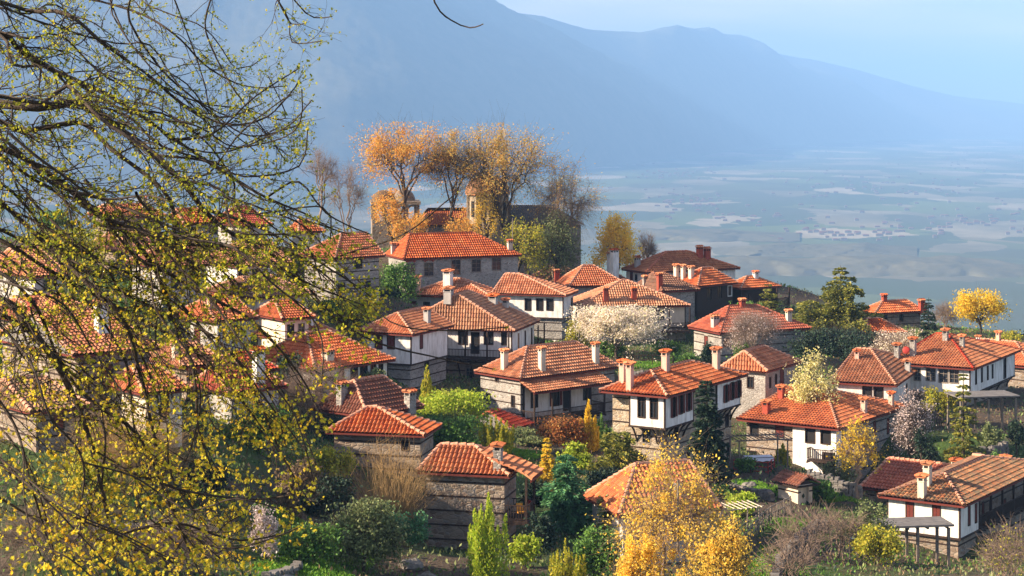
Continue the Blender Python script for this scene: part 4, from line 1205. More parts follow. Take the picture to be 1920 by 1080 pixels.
def broadleaf(label, u, vtop, wpx, d, leaf, n=4000, size=.17, bark='bark', name='tree', cat='tree', trunk=.3, lobes=26, spread=.16, lean=0, twigs=700, seed=None, group=None,
              crown0=.25, droop=0, multi=False, shell=.55, flat=1., trunk_r=None, cone=0., top=0., twr=1.):
    x, y, z, H, w_ = place(u, vtop, wpx, d)
    seed = seed if seed is not None else int(u * 7 + vtop * 13) % 9973
    rng = np.random.default_rng(seed)
    if H < .9: print('SHORT TREE', label, round(H, 2)); H = .9
    R = w_ / 2
    base = np.array([0, 0, 0.])
    cz0, cz1 = crown0 * H, H
    cc = np.array([lean * H, 0, (cz0 + cz1) / 2]); rad = np.array([R, R * .9, (cz1 - cz0) / 2])
    tips = []
    k = 0
    while len(tips) < lobes and k < 4000:
        k += 1
        q = rng.normal(size=3); q /= np.linalg.norm(q)
        rr = rng.uniform(shell, 1.0)
        if q[2] < -.55: continue
        p = cc + q * rad * rr * (1 - spread * .7)
        if cone: p[:2] = cc[:2] + (p[:2] - cc[:2]) * (1 + cone * .35 - cone * (p[2] - cz0) / (cz1 - cz0))
        if all(np.linalg.norm((p - t_) / rad) > .22 for t_ in tips): tips.append(p)
    tips = np.array(tips)
    wood = MB()
    tr = trunk_r or max(.05, H * .022)
    fork = np.array([lean * H * .4, 0, trunk * H])
    if not multi:
        tp = curve_pts(base, fork, (rng.normal() * .04 * H, rng.normal() * .03 * H, 0), 6, rng)
        wood.tube(tp, np.linspace(tr * 1.25, tr * .85, 6), 8)
    # main limbs reach cluster centres, lesser limbs spring from them
    nl = max(3, min(7, lobes // 4))
    ang = np.arctan2(tips[:, 1], tips[:, 0] - cc[0]); order = np.argsort(ang)
    groups_ = np.array_split(order, nl)
    SA, SB, SR = [], [], []
    for g in groups_:
        if len(g) == 0: continue
        m = tips[g].mean(0) * .82 + cc * .18
        src = base + rng.normal(size=3) * [.15 * R, .15 * R, 0] if multi else fork + np.array([0, 0, rng.uniform(-.08, .05) * H])
        pts = curve_pts(src, m, (0, 0, .06 * H), 7, rng)
        wood.tube(pts, np.linspace(tr * .62, tr * .25, 7), 6)
        for ti in g:
            st = pts[rng.integers(3, 7)]
            p2 = curve_pts(st, tips[ti], (0, 0, .03 * H - droop * .05 * H), 5, rng)
            wood.tube(p2, np.linspace(tr * .26, tr * .07, 5), 4)
            nt2 = max(2, twigs // max(1, len(tips)))
            idx = rng.integers(1, 5, nt2)
            A = p2[idx]
            dv = (tips[ti] - st); dv /= np.linalg.norm(dv) + 1e-9
            D_ = dv[None] * .5 + rng.normal(size=(nt2, 3)) * .55 + np.array([0, 0, .25 - droop])[None]
            D_ /= np.linalg.norm(D_, axis=1)[:, None]
            Ls = rng.uniform(.10, .26, nt2)[:, None] * R * 1.6
            B = A + D_ * Ls
            D2 = D_ + rng.normal(size=(nt2, 3)) * .3 + np.array([0, 0, -.35 * droop])[None]; D2 /= np.linalg.norm(D2, axis=1)[:, None]
            Cc = B + D2 * Ls * .8
            r_ = max(.005, tr * .034) * twr
            SA += [A, B]; SB += [B, Cc]; SR += [np.full(nt2, r_ * 1.5), np.full(nt2, r_)]
    SA, SB, SR = np.concatenate(SA), np.concatenate(SB), np.concatenate(SR)
    sticks(wood, SA, SB, SR, SR * .6)
    root = empty(name, (x, y, z), 0, label, cat, group)
    wood.link('trunk', [M[bark]], root)
    if n and leaf:
        cr = MB()
        lr = rng.uniform(.6, 1.25, len(tips)) * spread * 1.6
        pw = np.exp(top * (tips[:, 2] - tips[:, 2].min()) / (np.ptp(tips[:, 2]) + .01)) * rng.uniform(.3, 1.6, len(tips)); pw /= pw.sum()
        pick = rng.choice(len(tips), n, p=pw)
        C1 = tips[pick] + rng.normal(size=(n, 3)) * rad[None] * lr[pick][:, None] * .62 * np.array([1, 1, flat])
        half = n // 3
        q = rng.choice(len(SB), half, p=(lambda e: e / e.sum())(np.exp(top * SB[:, 2] / H)))
        C1[:half] = SB[q] + rng.normal(size=(half, 3)) * R * .05
        top = C1[:, 2] > H * 1.01
        C1[top, 2] = H - rng.uniform(0, .15, top.sum()) * H
        C1[:, 2] = np.maximum(C1[:, 2], .12)
        leaf_quads(cr, C1, size, rng)
        cr.link('crown', [L_[leaf]], root)
    return root

def conifer(label, u, vtop, wpx, d, leaf, n=5000, size=.28, name='conifer', cat='conifer', droop=.25, whorls=16, per=9, prof=1.0, gap=.0, seed=None, bottom=.06, tilt=.1, irregular=.25, group=None):
    x, y, z, H, w_ = place(u, vtop, wpx, d)
    seed = seed if seed is not None else int(u * 5 + vtop * 11) % 9973
    rng = np.random.default_rng(seed)
    if H < .9: print('SHORT', label, round(H, 2)); H = .9
    R = w_ / 2
    wood, cr = MB(), MB()
    wood.tube([(0, 0, 0), (0, 0, H * .5), (0, 0, H * .98)], [max(.06, H * .02), H * .011, .015], 7)
    SA, SB, Ls = [], [], []
    for k in range(whorls):
        f = (k + rng.uniform(-.3, .3)) / whorls
        f = min(max(f, 0), .985)
        zz = H * (bottom + (1 - bottom) * f)
        rl = R * (1 - f) ** prof
        m = max(3, int(per * (.45 + .55 * (1 - f))))
        a0 = rng.uniform(0, 6.28)
        for j in range(m):
            a = a0 + 6.283 * j / m + rng.normal() * .2
            l = max(.12, rl * rng.uniform(1 - irregular * 1.6, 1 + irregular * .5))
            A = np.array([0, 0, zz]); B = np.array([math.cos(a) * l, math.sin(a) * l, zz + l * (tilt - droop * .3)])
            SA.append(A); SB.append(B); Ls.append(l)
    SA, SB, Ls = map(np.array, (SA, SB, Ls))
    sticks(wood, SA, SB, .012 + Ls * .012, .006)
    wgt = (Ls + .15) ** 1.5; wgt /= wgt.sum()
    pick = rng.choice(len(Ls), n, p=wgt)
    t = rng.beta(1.6, 1.0, n) * 1.03
    C1 = SA[pick] + (SB[pick] - SA[pick]) * t[:, None]
    dr = (SB - SA)[pick]; dr = dr / (np.linalg.norm(dr, axis=1)[:, None] + 1e-9)
    side = np.stack([-dr[:, 1], dr[:, 0], 0 * dr[:, 0]], 1)
    l = Ls[pick]
    fan = (rng.normal(size=n) * .20 * l * (1.15 - t))[:, None]
    C1 += side * fan
    C1[:, 2] += -droop * l * t ** 2 * .6 + rng.normal(size=n) * .05 * (l + .3) - np.abs(fan[:, 0]) * .15
    dirs = dr + side * np.sign(fan) * .5 + np.array([[0, 0, -.25 * droop]])
    C1[:, 2] = np.clip(C1[:, 2], .1, H)
    leaf_quads(cr, C1, size, rng, 0, 2.6, dirs)
    root = empty(name, (x, y, z), 0, label, cat, group)
    wood.link('trunk', [M['bark']], root)
    cr.link('crown', [L_[leaf]], root)
    return root

def thuja(label, u, vtop, wpx, d, leaf, n=5000, size=.2, name='cypress', cat='cypress', prof=.7, seed=None, plumes=14, group=None, fat=.35):
    """dense upright shrub made of many pointed plumes"""
    x, y, z, H, w_ = place(u, vtop, wpx, d)
    rng = np.random.default_rng(seed if seed is not None else int(u * 3 + vtop * 17) % 9973)
    if H < .8: print('SHORT', label, round(H, 2)); H = .8
    R = w_ / 2
    wood, cr = MB(), MB()
    wood.tube([(0, 0, 0), (0, 0, H * .8)], [max(.05, H * .018), .02], 7)
    PC, PH, PR = [], [], []
    for k in range(plumes):
        a = rng.uniform(0, 6.28); rr = R * math.sqrt(rng.uniform(0, 1)) * .72
        hh = H * (1 - prof * (rr / R) ** 1.2) * rng.uniform(.82, 1.0)
        if k == 0: rr, hh = 0, H
        PC.append((math.cos(a) * rr, math.sin(a) * rr)); PH.append(hh); PR.append(R * fat * rng.uniform(.7, 1.15))
    PC, PH, PR = map(np.array, (PC, PH, PR))
    sticks(wood, np.stack([PC[:, 0] * .15, PC[:, 1] * .15, PH * .05], 1), np.stack([PC[:, 0], PC[:, 1], PH * .9], 1), .03, .012)
    pick = rng.integers(0, plumes, n)
    f = rng.beta(1.0, 1.1, n)
    rad = PR[pick] * (np.clip(1 - f, 0, 1) ** .65) * (1 - .35 * np.clip(.18 - f, 0, 1) / .18)
    a = rng.uniform(0, 6.28, n); rr = rad * np.sqrt(rng.uniform(.25, 1, n)) * (1 + .3 * np.sin(f * 23 + pick))
    C1 = np.stack([PC[pick, 0] * (.75 + .25 * f) + np.cos(a) * rr, PC[pick, 1] * (.75 + .25 * f) + np.sin(a) * rr, .06 * H + f * (PH[pick] - .06 * H)], 1)
    dirs = np.stack([np.cos(a) * .5, np.sin(a) * .5, np.full(n, 1.)], 1)
    leaf_quads(cr, C1, size, rng, 0, 2.2, dirs)
    root = empty(name, (x, y, z), 0, label, cat, group)
    wood.link('trunk', [M['bark']], root)
    cr.link('crown', [L_[leaf]], root)
    return root

def bare(label, u, vtop, wpx, d, bark='twig', n=0, leaf=None, size=.1, **k):
    k.setdefault('twigs', 2600); k.setdefault('lobes', 34); k.setdefault('name', 'bare_tree'); k.setdefault('cat', 'tree')
    return broadleaf(label, u, vtop, wpx, d, leaf, n, size, bark=bark, **k)

def twig_shrub(label, u, vtop, wpx, d, n=260, mat='twig', leaf=None, nl=0, fanout=.8, name='twig_shrub', curl=.15, group=None, r=.014, size=.08):
    x, y, z, H, w_ = place(u, vtop, wpx, d)
    rng = np.random.default_rng(int(u * 3 + vtop) % 9973)
    H = max(H, .8); R = w_ / 2
    mb = MB()
    a = rng.uniform(0, 6.28, n); rr = np.sqrt(rng.uniform(0, 1, n)) * R
    h = H * rng.uniform(.55, 1.0, n) * (1 - .35 * (rr / R) ** 2)
    B0 = np.stack([np.cos(a) * rr * (1 - fanout), np.sin(a) * rr * (1 - fanout), np.zeros(n)], 1)
    T = np.stack([np.cos(a) * rr, np.sin(a) * rr, h], 1)
    prev = B0
    pts = [B0]
    for k in (1, 2, 3, 4):
        t = k / 4
        q = B0 + (T - B0) * t + rng.normal(size=(n, 3)) * curl * R * .3
        q[:, 2] = h * t ** .85
        sticks(mb, prev, q, r * (1.25 - .22 * (k - 1)), r * (1.25 - .22 * k))
        # side shoots
        m = rng.random(n) < .6
        s1 = q[m]; e1 = s1 + (rng.normal(size=(m.sum(), 3)) * .5 + [0, 0, .6]) * H * .12
        sticks(mb, s1, e1, r * .6, r * .35)
        pts += [e1]
        prev = q
    root = empty(name, (x, y, z), 0, label, 'shrub', group)
    mb.link('stems', [M[mat]], root)
    if leaf:
        cr = MB(); allp = np.concatenate(pts[1:] + [prev])
        C1 = allp[rng.integers(0, len(allp), nl)] + rng.normal(size=(nl, 3)) * H * .03
        leaf_quads(cr, C1, size, rng); cr.link('leaves', [L_[leaf]], root)
    return root

# the grove behind the church
broadleaf('tall plane tree with thick orange crown over the bell tower, leftmost of the grove', 758, 229, 200, 264, 'orange', 9500, .18, 'bark', trunk=.36, trunk_r=.24, lobes=40, spread=.10, twigs=1100, crown0=.30, top=2.2, lean=.0, shell=.4, group='plane trees behind the church', name='plane_tree')
broadleaf('slim leaning plane tree with sparse orange top, second from the left in the grove', 842, 243, 145, 264, 'grove', 4200, .16, 'bark', trunk=.34, trunk_r=.22, lobes=34, spread=.10, twigs=1700, crown0=.26, top=2.8, lean=.06, shell=.35, group='plane trees behind the church', name='plane_tree')
broadleaf('widest plane tree of the grove, golden crown right above the domed apse', 947, 233, 205, 264, 'grove', 10500, .17, 'bark', trunk=.32, trunk_r=.26, lobes=44, spread=.10, twigs=1500, crown0=.24, top=1.6, lean=-.02, shell=.35, group='plane trees behind the church', name='plane_tree')
broadleaf('half bare plane tree with drooping grey twigs, rightmost of the grove', 1050, 284, 150, 264, 'grove', 2200, .15, 'twig', trunk=.3, trunk_r=.2, lobes=34, spread=.10, twigs=2300, crown0=.28, top=2.0, lean=.03, droop=.7, shell=.35, group='plane trees behind the church', name='plane_tree')
bare('tall bare grey tree at left of the bell tower, the leftmost one', 603, 270, 78, 246, trunk=.45, trunk_r=.16, crown0=.5, lobes=24, twigs=1500)
bare('bare grey tree with forked trunk just left of the bell tower', 650, 296, 90, 250, trunk=.28, trunk_r=.16, crown0=.35, lobes=26, twigs=1500)
broadleaf('orange-leaved young tree growing up against the bell tower', 728, 352, 70, 262, 'orange', 2600, .18, lobes=22, twigs=300, crown0=.1)
broadleaf('golden young tree in front of the domed apse', 912, 352, 60, 262, 'gold', 1800, .17, lobes=20, twigs=400, crown0=.1)
broadleaf('olive-leaved tree in front of the dark church wall', 985, 400, 90, 258, 'yellowgreen', 4200, .2, lobes=26, spread=.17, twigs=1200, crown0=.05)
broadleaf('dull green tree covering the right end of the church', 1045, 392, 85, 262, 'olive', 4800, .2, lobes=26, spread=.18, twigs=1200, crown0=.02)
broadleaf('orange shrub in front of the church roof, left of the slim plane tree', 770, 394, 90, 258, 'orange', 2600, .18, lobes=18, multi=True, crown0=.0, name='shrub', cat='shrub')
broadleaf('orange shrub in front of the church roof, beside the domed apse', 868, 388, 70, 258, 'orange', 2400, .18, lobes=18, multi=True, crown0=.0, name='shrub', cat='shrub')
broadleaf('bright golden tree on the crest behind two tall white chimneys', 1158, 398, 96, 268, 'gold', 9500, .19, bark='twig', lobes=34, spread=.13, cone=.9, twigs=350, crown0=.12)
bare('leafless grey tree beside the golden tree on the crest', 1212, 424, 52, 274, twigs=1600, crown0=.2)
# middle of the village
broadleaf('wide blossoming cherry tree with pale flowers below the open porch', 1156, 576, 172, 212, 'blossom', 17000, .16, 'bark', trunk=.25, lobes=44, spread=.13, twigs=900, crown0=.22, name='cherry_tree')
broadleaf('yellow-green shrub at the left foot of the blossoming cherry', 1082, 596, 50, 216, 'yellowgreen', 2200, .16, lobes=14, multi=True, crown0=0, name='shrub', cat='shrub')
bare('leafless tree with pale pink twigs before the wide red roof', 1412, 586, 112, 204, 'twig', 2600, 'pinkbare', .10, twigs=2800, crown0=.25, name='almond_tree')
conifer('big dark cedar with yellow-green tips on the crest at the right', 1576, 494, 215, 226, 'cedar', 30000, .36, name='cedar_tree', cat='cedar', whorls=18, per=11, prof=.85, droop=.35, tilt=.15, irregular=.4)
conifer('lower cedar spreading left of the big one', 1520, 556, 140, 226, 'cedar', 8000, .3, name='cedar_tree', cat='cedar', whorls=12, per=9, prof=.5, droop=.3, irregular=.4)
broadleaf('dark evergreen bush under the cedars, next to the wide red roof', 1555, 618, 130, 214, 'dark', 6500, .22, lobes=24, multi=True, crown0=0, name='shrub', cat='shrub')
broadleaf('dark evergreen bush to the right, under the big cedar', 1620, 625, 100, 208, 'dark', 5500, .22, lobes=22, multi=True, crown0=0, name='shrub', cat='shrub')
conifer('yellowish young pine next to the crest porch', 1441, 528, 62, 232, 'cedar', 4200, .26, name='pine_tree', cat='pine', whorls=12, prof=.5, irregular=.35)
broadleaf('dark green bush below the crest porch', 1405, 566, 80, 228, 'green', 2600, .2, lobes=16, multi=True, crown0=0, name='shrub', cat='shrub')
broadleaf('round yellow tree near the right edge on the crest', 1838, 543, 95, 244, 'yellow', 6500, .2, lobes=34, spread=.14, twigs=800, crown0=.1)
conifer('narrow dark conifer left of the round yellow tree', 1741, 556, 40, 240, 'dark', 3200, .25, whorls=14, prof=.6)
bare('pale leafless tree between the narrow conifer and the yellow tree', 1772, 566, 60, 246, twigs=1700, crown0=.1)
broadleaf('round bush of cream blossom beside the grey stone house', 1526, 652, 96, 176, 'cream_blossom', 7500, .15, lobes=30, multi=True, crown0=.0, spread=.15, name='blossoming_shrub', cat='shrub')
broadleaf('tree with thin white blossom left of the ribbon window house', 1682, 618, 100, 203, 'blossom', 3400, .12, 'twig', lobes=34, twigs=2400, crown0=.15, name='almond_tree')
broadleaf('brownish blossoming tree between the half-white house and the terrace', 1712, 728, 78, 172, 'pinkbare', 3000, .12, 'bark', lobes=30, twigs=1800, crown0=.15, name='almond_tree')
conifer('bright yellow-green conifer at the edge of the right lawn', 1806, 686, 98, 168, 'cedar', 9000, .26, whorls=17, per=8, prof=.7, droop=.35, irregular=.45, name='cedar_tree', cat='cedar')
broadleaf('green bush at the foot of the ribbon window house', 1762, 716, 60, 182, 'yellowgreen', 1800, .17, lobes=12, multi=True, crown0=0, name='shrub', cat='shrub')
conifer('dark blue-green fir standing against the bay house', 1325, 708, 92, 147, 'dark', 13000, .26, whorls=26, per=12, prof=.42, droop=.25, irregular=.25, name='fir_tree', cat='fir')
thuja('yellow columnar cypress in front of the long gallery', 1104, 750, 58, 160, 'yellow', 5200, .2, prof=.75)
thuja('green cypress touching the yellow one at its right', 1128, 775, 44, 163, 'green', 3600, .2, prof=.6)
conifer('round olive pine left of the bay house', 1160, 805, 118, 148, 'cedar', 9000, .26, name='pine_tree', cat='pine', whorls=12, per=10, prof=.35, droop=.1, irregular=.3)
broadleaf('rust-coloured tree below the long gallery', 1058, 782, 92, 160, 'rust', 5200, .15, lobes=26, twigs=1500, crown0=.1)
conifer('tall blue-green conifer in the front centre', 1062, 846, 130, 132, 'bluegreen', 15000, .25, whorls=18, per=10, prof=.45, droop=.4, irregular=.35)
conifer('slim yellow conifer behind the tall blue-green one', 1025, 815, 50, 140, 'yellow', 3800, .2, whorls=16, prof=.7)
broadleaf('golden larch in full colour, the largest tree at the front', 1262, 812, 245, 108, 'gold', 8500, .12, 'twig', name='larch_tree', trunk=.5, lobes=80, spread=.055, twigs=2200, crown0=.04, shell=.2, trunk_r=.12, cone=1.0)
broadleaf('second golden larch, low at the foot of the largest one', 1360, 965, 150, 104, 'gold', 4800, .12, 'bark', name='larch_tree', lobes=40, spread=.10, twigs=1200, cone=.8, crown0=.02)
broadleaf('golden shrub at the bottom edge left of the largest larch', 1200, 1000, 90, 106, 'gold', 4500, .12, lobes=22, multi=True, crown0=0, name='shrub', cat='shrub')
thuja('tall lime-green shrub beside the veranda house', 916, 922, 104, 112, 'lime', 13000, .15, name='shrub', cat='shrub', prof=.35, plumes=26, fat=.3)
broadleaf('grey-green olive tree at the bottom left of centre', 684, 938, 150, 112, 'olive', 11000, .14, lobes=40, spread=.13, twigs=1600, crown0=.05, name='olive_tree')
thuja('yellow-topped cypress left of the long gallery house', 800, 684, 74, 166, 'yellowgreen', 6500, .2, prof=.85, plumes=16)
broadleaf('bright green bush under the yellow-topped cypress', 842, 735, 140, 159, 'lime', 9500, .18, lobes=34, multi=True, crown0=0, name='shrub', cat='shrub')
broadleaf('dark green bush under the brown-roofed houses', 842, 782, 130, 154, 'green', 7000, .18, lobes=26, multi=True, crown0=0, name='shrub', cat='shrub')
thuja('spiky yellow shrub above the veranda house roof', 930, 778, 100, 153, 'yellowgreen', 5200, .17, name='shrub', cat='shrub', prof=.4, plumes=22, fat=.16)
broadleaf('slender yellow tree in front of the half-white house', 1608, 778, 92, 150, 'yellow', 1700, .14, bark='twig', lobes=34, spread=.10, twigs=900, crown0=.15, trunk=.4, cone=.9)
thuja('small yellow-green cypress by the pergola', 1468, 832, 42, 163, 'yellowgreen', 3200, .17, prof=.4, plumes=10, fat=.45)
broadleaf('grey-green shrub at the foot of the white wall', 1575, 850, 60, 158, 'olive', 1800, .14, lobes=14, multi=True, crown0=0, name='shrub', cat='shrub')
broadleaf('yellow-green tree between the left houses, seen past branches', 655, 562, 120, 208, 'yellowgreen', 6500, .2, lobes=28, twigs=700, crown0=.05)
broadleaf('blue-green tree against the banded grey house', 748, 492, 76, 226, 'green', 4800, .2, lobes=24, twigs=600, crown0=.05)
# bottom right
for (u, vt, w_, d, lab) in ((1500, 962, 130, 125, 'tangled leafless thicket left of the yellow gorse'), (1575, 948, 110, 127, 'tangled leafless thicket under the corner house'), (1475, 1015, 110, 117, 'tangled leafless thicket at the bottom edge')):
    bare(lab, u, vt, w_, d, 'twig', name='bare_shrub', cat='shrub', multi=True, crown0=.02, lobes=26, twigs=420, twr=2.2, spread=.1)
bare('leafless thicket with yellow buds in the bottom right corner', 1890, 985, 130, 116, 'twig', 500, 'yellowgreen', .1, name='bare_shrub', cat='shrub', multi=True, crown0=.02, lobes=36, twigs=800, twr=1.7)
broadleaf('gorse bush dotted with yellow flowers', 1645, 985, 88, 124, 'yellowgreen', 5200, .13, lobes=24, multi=True, crown0=0, name='shrub', cat='shrub')
broadleaf('green bush above the gorse', 1628, 938, 80, 128, 'olive', 4200, .14, lobes=22, multi=True, crown0=0, name='shrub', cat='shrub')
# bottom centre and left
twig_shrub('shrub of long upright yellow twigs before the banded barn', 735, 812, 190, 125, 420, 'straw', None, 0, .85)
thuja('yellow-orange shrub at the bottom centre', 1060, 1010, 120, 107, 'yellowgreen', 5600, .14, name='shrub', cat='shrub', prof=.35, plumes=24, fat=.16)
broadleaf('dark shrub behind the bottom centre shrubs', 1120, 985, 90, 114, 'green', 5200, .15, lobes=22, multi=True, crown0=0, name='shrub', cat='shrub')
broadleaf('yellow-green shrub on the bank left of the banded barn', 615, 842, 100, 130, 'yellowgreen', 4200, .15, lobes=20, multi=True, crown0=0, name='shrub', cat='shrub')
bare('grey leafless bush in front of the stub-chimney house', 592, 688, 165, 153, 'twig', name='bare_shrub', cat='shrub', multi=True, crown0=.02, lobes=38, twigs=3600)
broadleaf('deep green bush on the left slope', 485, 762, 140, 128, 'green', 7500, .16, lobes=28, multi=True, crown0=0, name='shrub', cat='shrub')
bare('brown leafless bush in the left foreground', 235, 790, 220, 108, 'straw', name='bare_shrub', cat='shrub', multi=True, crown0=.02, lobes=40, twigs=3600)
broadleaf('small white-blossoming shrub on the lower left slope', 495, 945, 62, 104, 'pinkbare', 2200, .1, 'twig', lobes=20, multi=True, crown0=0, name='blossoming_shrub', cat='shrub')
broadleaf('dark bush in the shade at the lower left, beside the bank', 620, 895, 110, 122, 'dark', 4200, .16, lobes=22, multi=True, crown0=0, name='shrub', cat='shrub')
broadleaf('blue-green bush at the foot of the veranda house', 770, 955, 70, 120, 'bluegreen', 3200, .14, lobes=16, multi=True, crown0=0, name='shrub', cat='shrub')
broadleaf('bright grass-green bush at the bottom, left of the olive tree', 590, 985, 110, 105, 'green', 5200, .13, lobes=22, multi=True, crown0=0, name='shrub', cat='shrub')
broadleaf('yellow-green tree at far left behind the striped roof', 120, 430, 150, 205, 'yellowgreen', 5200, .2, lobes=30, twigs=700, crown0=.05)
broadleaf('green tree between crest roofs at the far left', 105, 395, 70, 222, 'green', 3000, .2, lobes=18, twigs=400, crown0=.05)
broadleaf('yellow bush below the crest roofs at left', 365, 432, 60, 210, 'yellow', 2200, .2, lobes=14, multi=True, crown0=0, name='shrub', cat='shrub')
bare('brown leafless bush at the bottom left corner', 90, 960, 220, 92, 'twig', name='bare_shrub', cat='shrub', multi=True, crown0=.02, lobes=36, twigs=2400)
bare('brown leafless bush at the bottom, right of the corner one', 330, 985, 200, 95, 'twig', name='bare_shrub', cat='shrub', multi=True, crown0=.02, lobes=36, twigs=2400)
# low bushes filling the gaps between houses
FILL = [(640, 645, 60, 190, 'dark'), (590, 640, 50, 186, 'green'), (720, 560, 50, 222, 'dark'), (1000, 830, 60, 166, 'olive'), (980, 812, 60, 170, 'olive'), (1280, 660, 60, 208, 'green'), (1255, 640, 60, 216, 'green'),
        (1140, 640, 60, 214, 'green'), (1230, 880, 50, 146, 'olive'), (1130, 880, 70, 142, 'dark'), (1420, 690, 40, 196, 'dark'), (1480, 690, 60, 195, 'dark'), (1590, 700, 60, 190, 'dark'), (1640, 680, 50, 196, 'olive'), (1870, 842, 60, 160, 'green'), (1915, 838, 50, 158, 'dark'),
        (1905, 780, 40, 172, 'dark'), (1560, 640, 60, 218, 'dark'), (1670, 625, 40, 226, 'olive'), (1770, 620, 50, 232, 'olive'), (1895, 620, 50, 238, 'yellowgreen'), (1485, 575, 40, 240, 'dark'), (860, 830, 60, 152, 'green'), (430, 670, 70, 150, 'yellowgreen'),
        (300, 600, 80, 165, 'olive'), (540, 660, 60, 160, 'dark'), (250, 560, 60, 178, 'green'), (640, 780, 70, 146, 'dark'), (340, 640, 70, 150, 'brown'), (180, 820, 100, 104, 'yellowgreen'), (380, 860, 90, 110, 'dark'), (560, 860, 80, 118, 'brown'), (1000, 900, 60, 134, 'dark'), (1010, 960, 60, 122, 'dark'), (1400, 860, 40, 156, 'green')]
FILL += [(25, 640, 90, 145, 'green'), (210, 640, 80, 140, 'olive'), (310, 560, 50, 170, 'dark'), (450, 540, 50, 190, 'green'), (610, 560, 50, 205, 'green'), (700, 690, 50, 170, 'olive'), (770, 850, 60, 138, 'green'), (870, 905, 40, 128, 'dark'), (985, 1000, 60, 116, 'lime'), (1080, 830, 60, 152, 'lime'), (1145, 920, 50, 128, 'olive'),
         (1345, 905, 50, 146, 'green'), (1390, 925, 60, 140, 'lime'), (1540, 900, 50, 148, 'green'), (1735, 800, 50, 170, 'dark'), (1860, 790, 50, 172, 'olive'), (1000, 660, 40, 200, 'dark'), (1035, 640, 50, 214, 'green'), (1330, 640, 30, 206, 'dark'), (1400, 640, 60, 205, 'green'), (1190, 530, 40, 250, 'dark'), (1085, 520, 40, 255, 'olive')]
rows_ = []
for (u, vt, w_, d, lf) in FILL:
    x_ = (u - U0) / F * d
    hl = min(HOUSES, key=lambda h: (h.world(h.W / 2, h.D / 2, 0).xy - Vector((x_, d))).length)
    kind = hl.root.name.split('.')[0].replace('_', ' ')
    if kind == 'hillside house': kind = ' '.join(hl.root['label'].split(',')[0].split()[:7]).rsplit(' behind', 1)[0]
    for tail in (' with', ' a', ' the', ' and', ' in', ' with a', ' below'):
        if kind.endswith(tail): kind = kind[:-len(tail)]
    c_ = hl.world(hl.W / 2, hl.D / 2, 0)
    side = 'left of' if x_ < c_.x - 4 else ('right of' if x_ > c_.x + 4 else ('in front of' if d < c_.y else 'behind'))
    col = {'dark': 'dark evergreen', 'green': 'green', 'olive': 'grey-green', 'yellowgreen': 'yellowish', 'brown': 'dry brown', 'lime': 'bright lime'}[lf]
    rows_.append(['low %s bush %s the %s' % (col, side, kind), u, vt, w_, d, lf])
for lab in {r_[0] for r_ in rows_}:
    same = sorted([r_ for r_ in rows_ if r_[0] == lab], key=lambda r_: r_[1])
    if len(same) > 1:
        for k, r_ in enumerate(same): r_[0] = ('leftmost ' if k == 0 else ('rightmost ' if k == len(same) - 1 else 'middle ')) + lab
for (lab, u, vt, w_, d, lf) in rows_:
    broadleaf(lab, u, vt, w_, d, lf, 2400, .17, lobes=16, multi=True, crown0=0, twigs=250, name='bush', cat='bush', group='bushes between the houses')
# undergrowth: low leaves and dry stalks strewn over all open ground near the houses
rng = np.random.default_rng(3)
def inside_house(x, y):
    m_ = np.zeros(len(x), bool)
    for h in HOUSES:
        dx, dy = x - h.base.x, y - h.base.y
        lx, ly = dx * h.c + dy * h.s, -dx * h.s + dy * h.c
        m_ |= (lx > .3) & (lx < h.W - .3) & (ly > .3) & (ly < h.D - .3)
    return m_
def under(n, leaf, size, nm, lab, seed, thr, y0=88, y1=275, tall=.25):
    r = np.random.default_rng(seed)
    y = np.sqrt(r.uniform(y0 ** 2, y1 ** 2, n)); x = (r.uniform(-80, 2000, n) - U0) / F * y
    q = fbm(x / 5.0, y / 5.0, 4, seed, False)
    k = (q + r.normal(size=n) * .12 > thr) & ~inside_house(x, y)
    x, y, q = x[k], y[k], q[k]
    z = np.concatenate([ground_z(x[i:i + 4000], y[i:i + 4000]) for i in range(0, len(x), 4000)])
    z = z + np.abs(r.normal(size=len(x))) * tall * np.clip(q - thr + .3, .2, 1.2)
    mb = MB(); leaf_quads(mb, np.stack([x, y, z], 1), size, r, 0, 2.0, np.array([[0, 0, .8]]))
    tag(mb.link(nm, [L_[leaf]]), lab, nm.replace('_', ' '), kind='stuff')
under(90000, 'green', .22, 'ground_cover', 'low green weeds and grass covering the open ground', 5, -.05)
under(60000, 'olive', .24, 'ground_cover', 'grey-green low growth covering the slopes', 6, .05, tall=.4)
under(60000, 'brown', .22, 'dry_undergrowth', 'dry brown stalks and fallen leaves on the slopes', 7, .0, tall=.3)
under(40000, 'dark', .28, 'ivy', 'dark ivy and brambles creeping over the banks', 8, .16, tall=.8)

def lawn(lab, spots, n, seed):
    r = np.random.default_rng(seed); X_, Y_ = [], []
    for (u, d, rx, ry) in spots:
        a = r.uniform(0, 6.283, n); q = np.sqrt(r.uniform(0, 1, n)) * (1 + .25 * np.sin(3 * a + u))
        X_.append((u - U0) / F * d + np.cos(a) * q * rx); Y_.append(d + np.sin(a) * q * ry)
    x, y = np.concatenate(X_), np.concatenate(Y_)
    k = ~inside_house(x, y); x, y = x[k], y[k]
    z = np.concatenate([ground_z(x[i:i + 4000], y[i:i + 4000]) for i in range(0, len(x), 4000)]) + r.uniform(.0, .14, len(x))
    mb = MB(); leaf_quads(mb, np.stack([x, y, z], 1), .2, r, 0, 2.6, np.array([[0, 0, .9]]))
    tag(mb.link('grass', [L_['grass']]), lab, 'grass', kind='stuff')
L_['grass'] = m_leaf("spring_grass", [(.10, .26, .02), (.16, .34, .03), (.22, .38, .04), (.08, .18, .02)], .35)
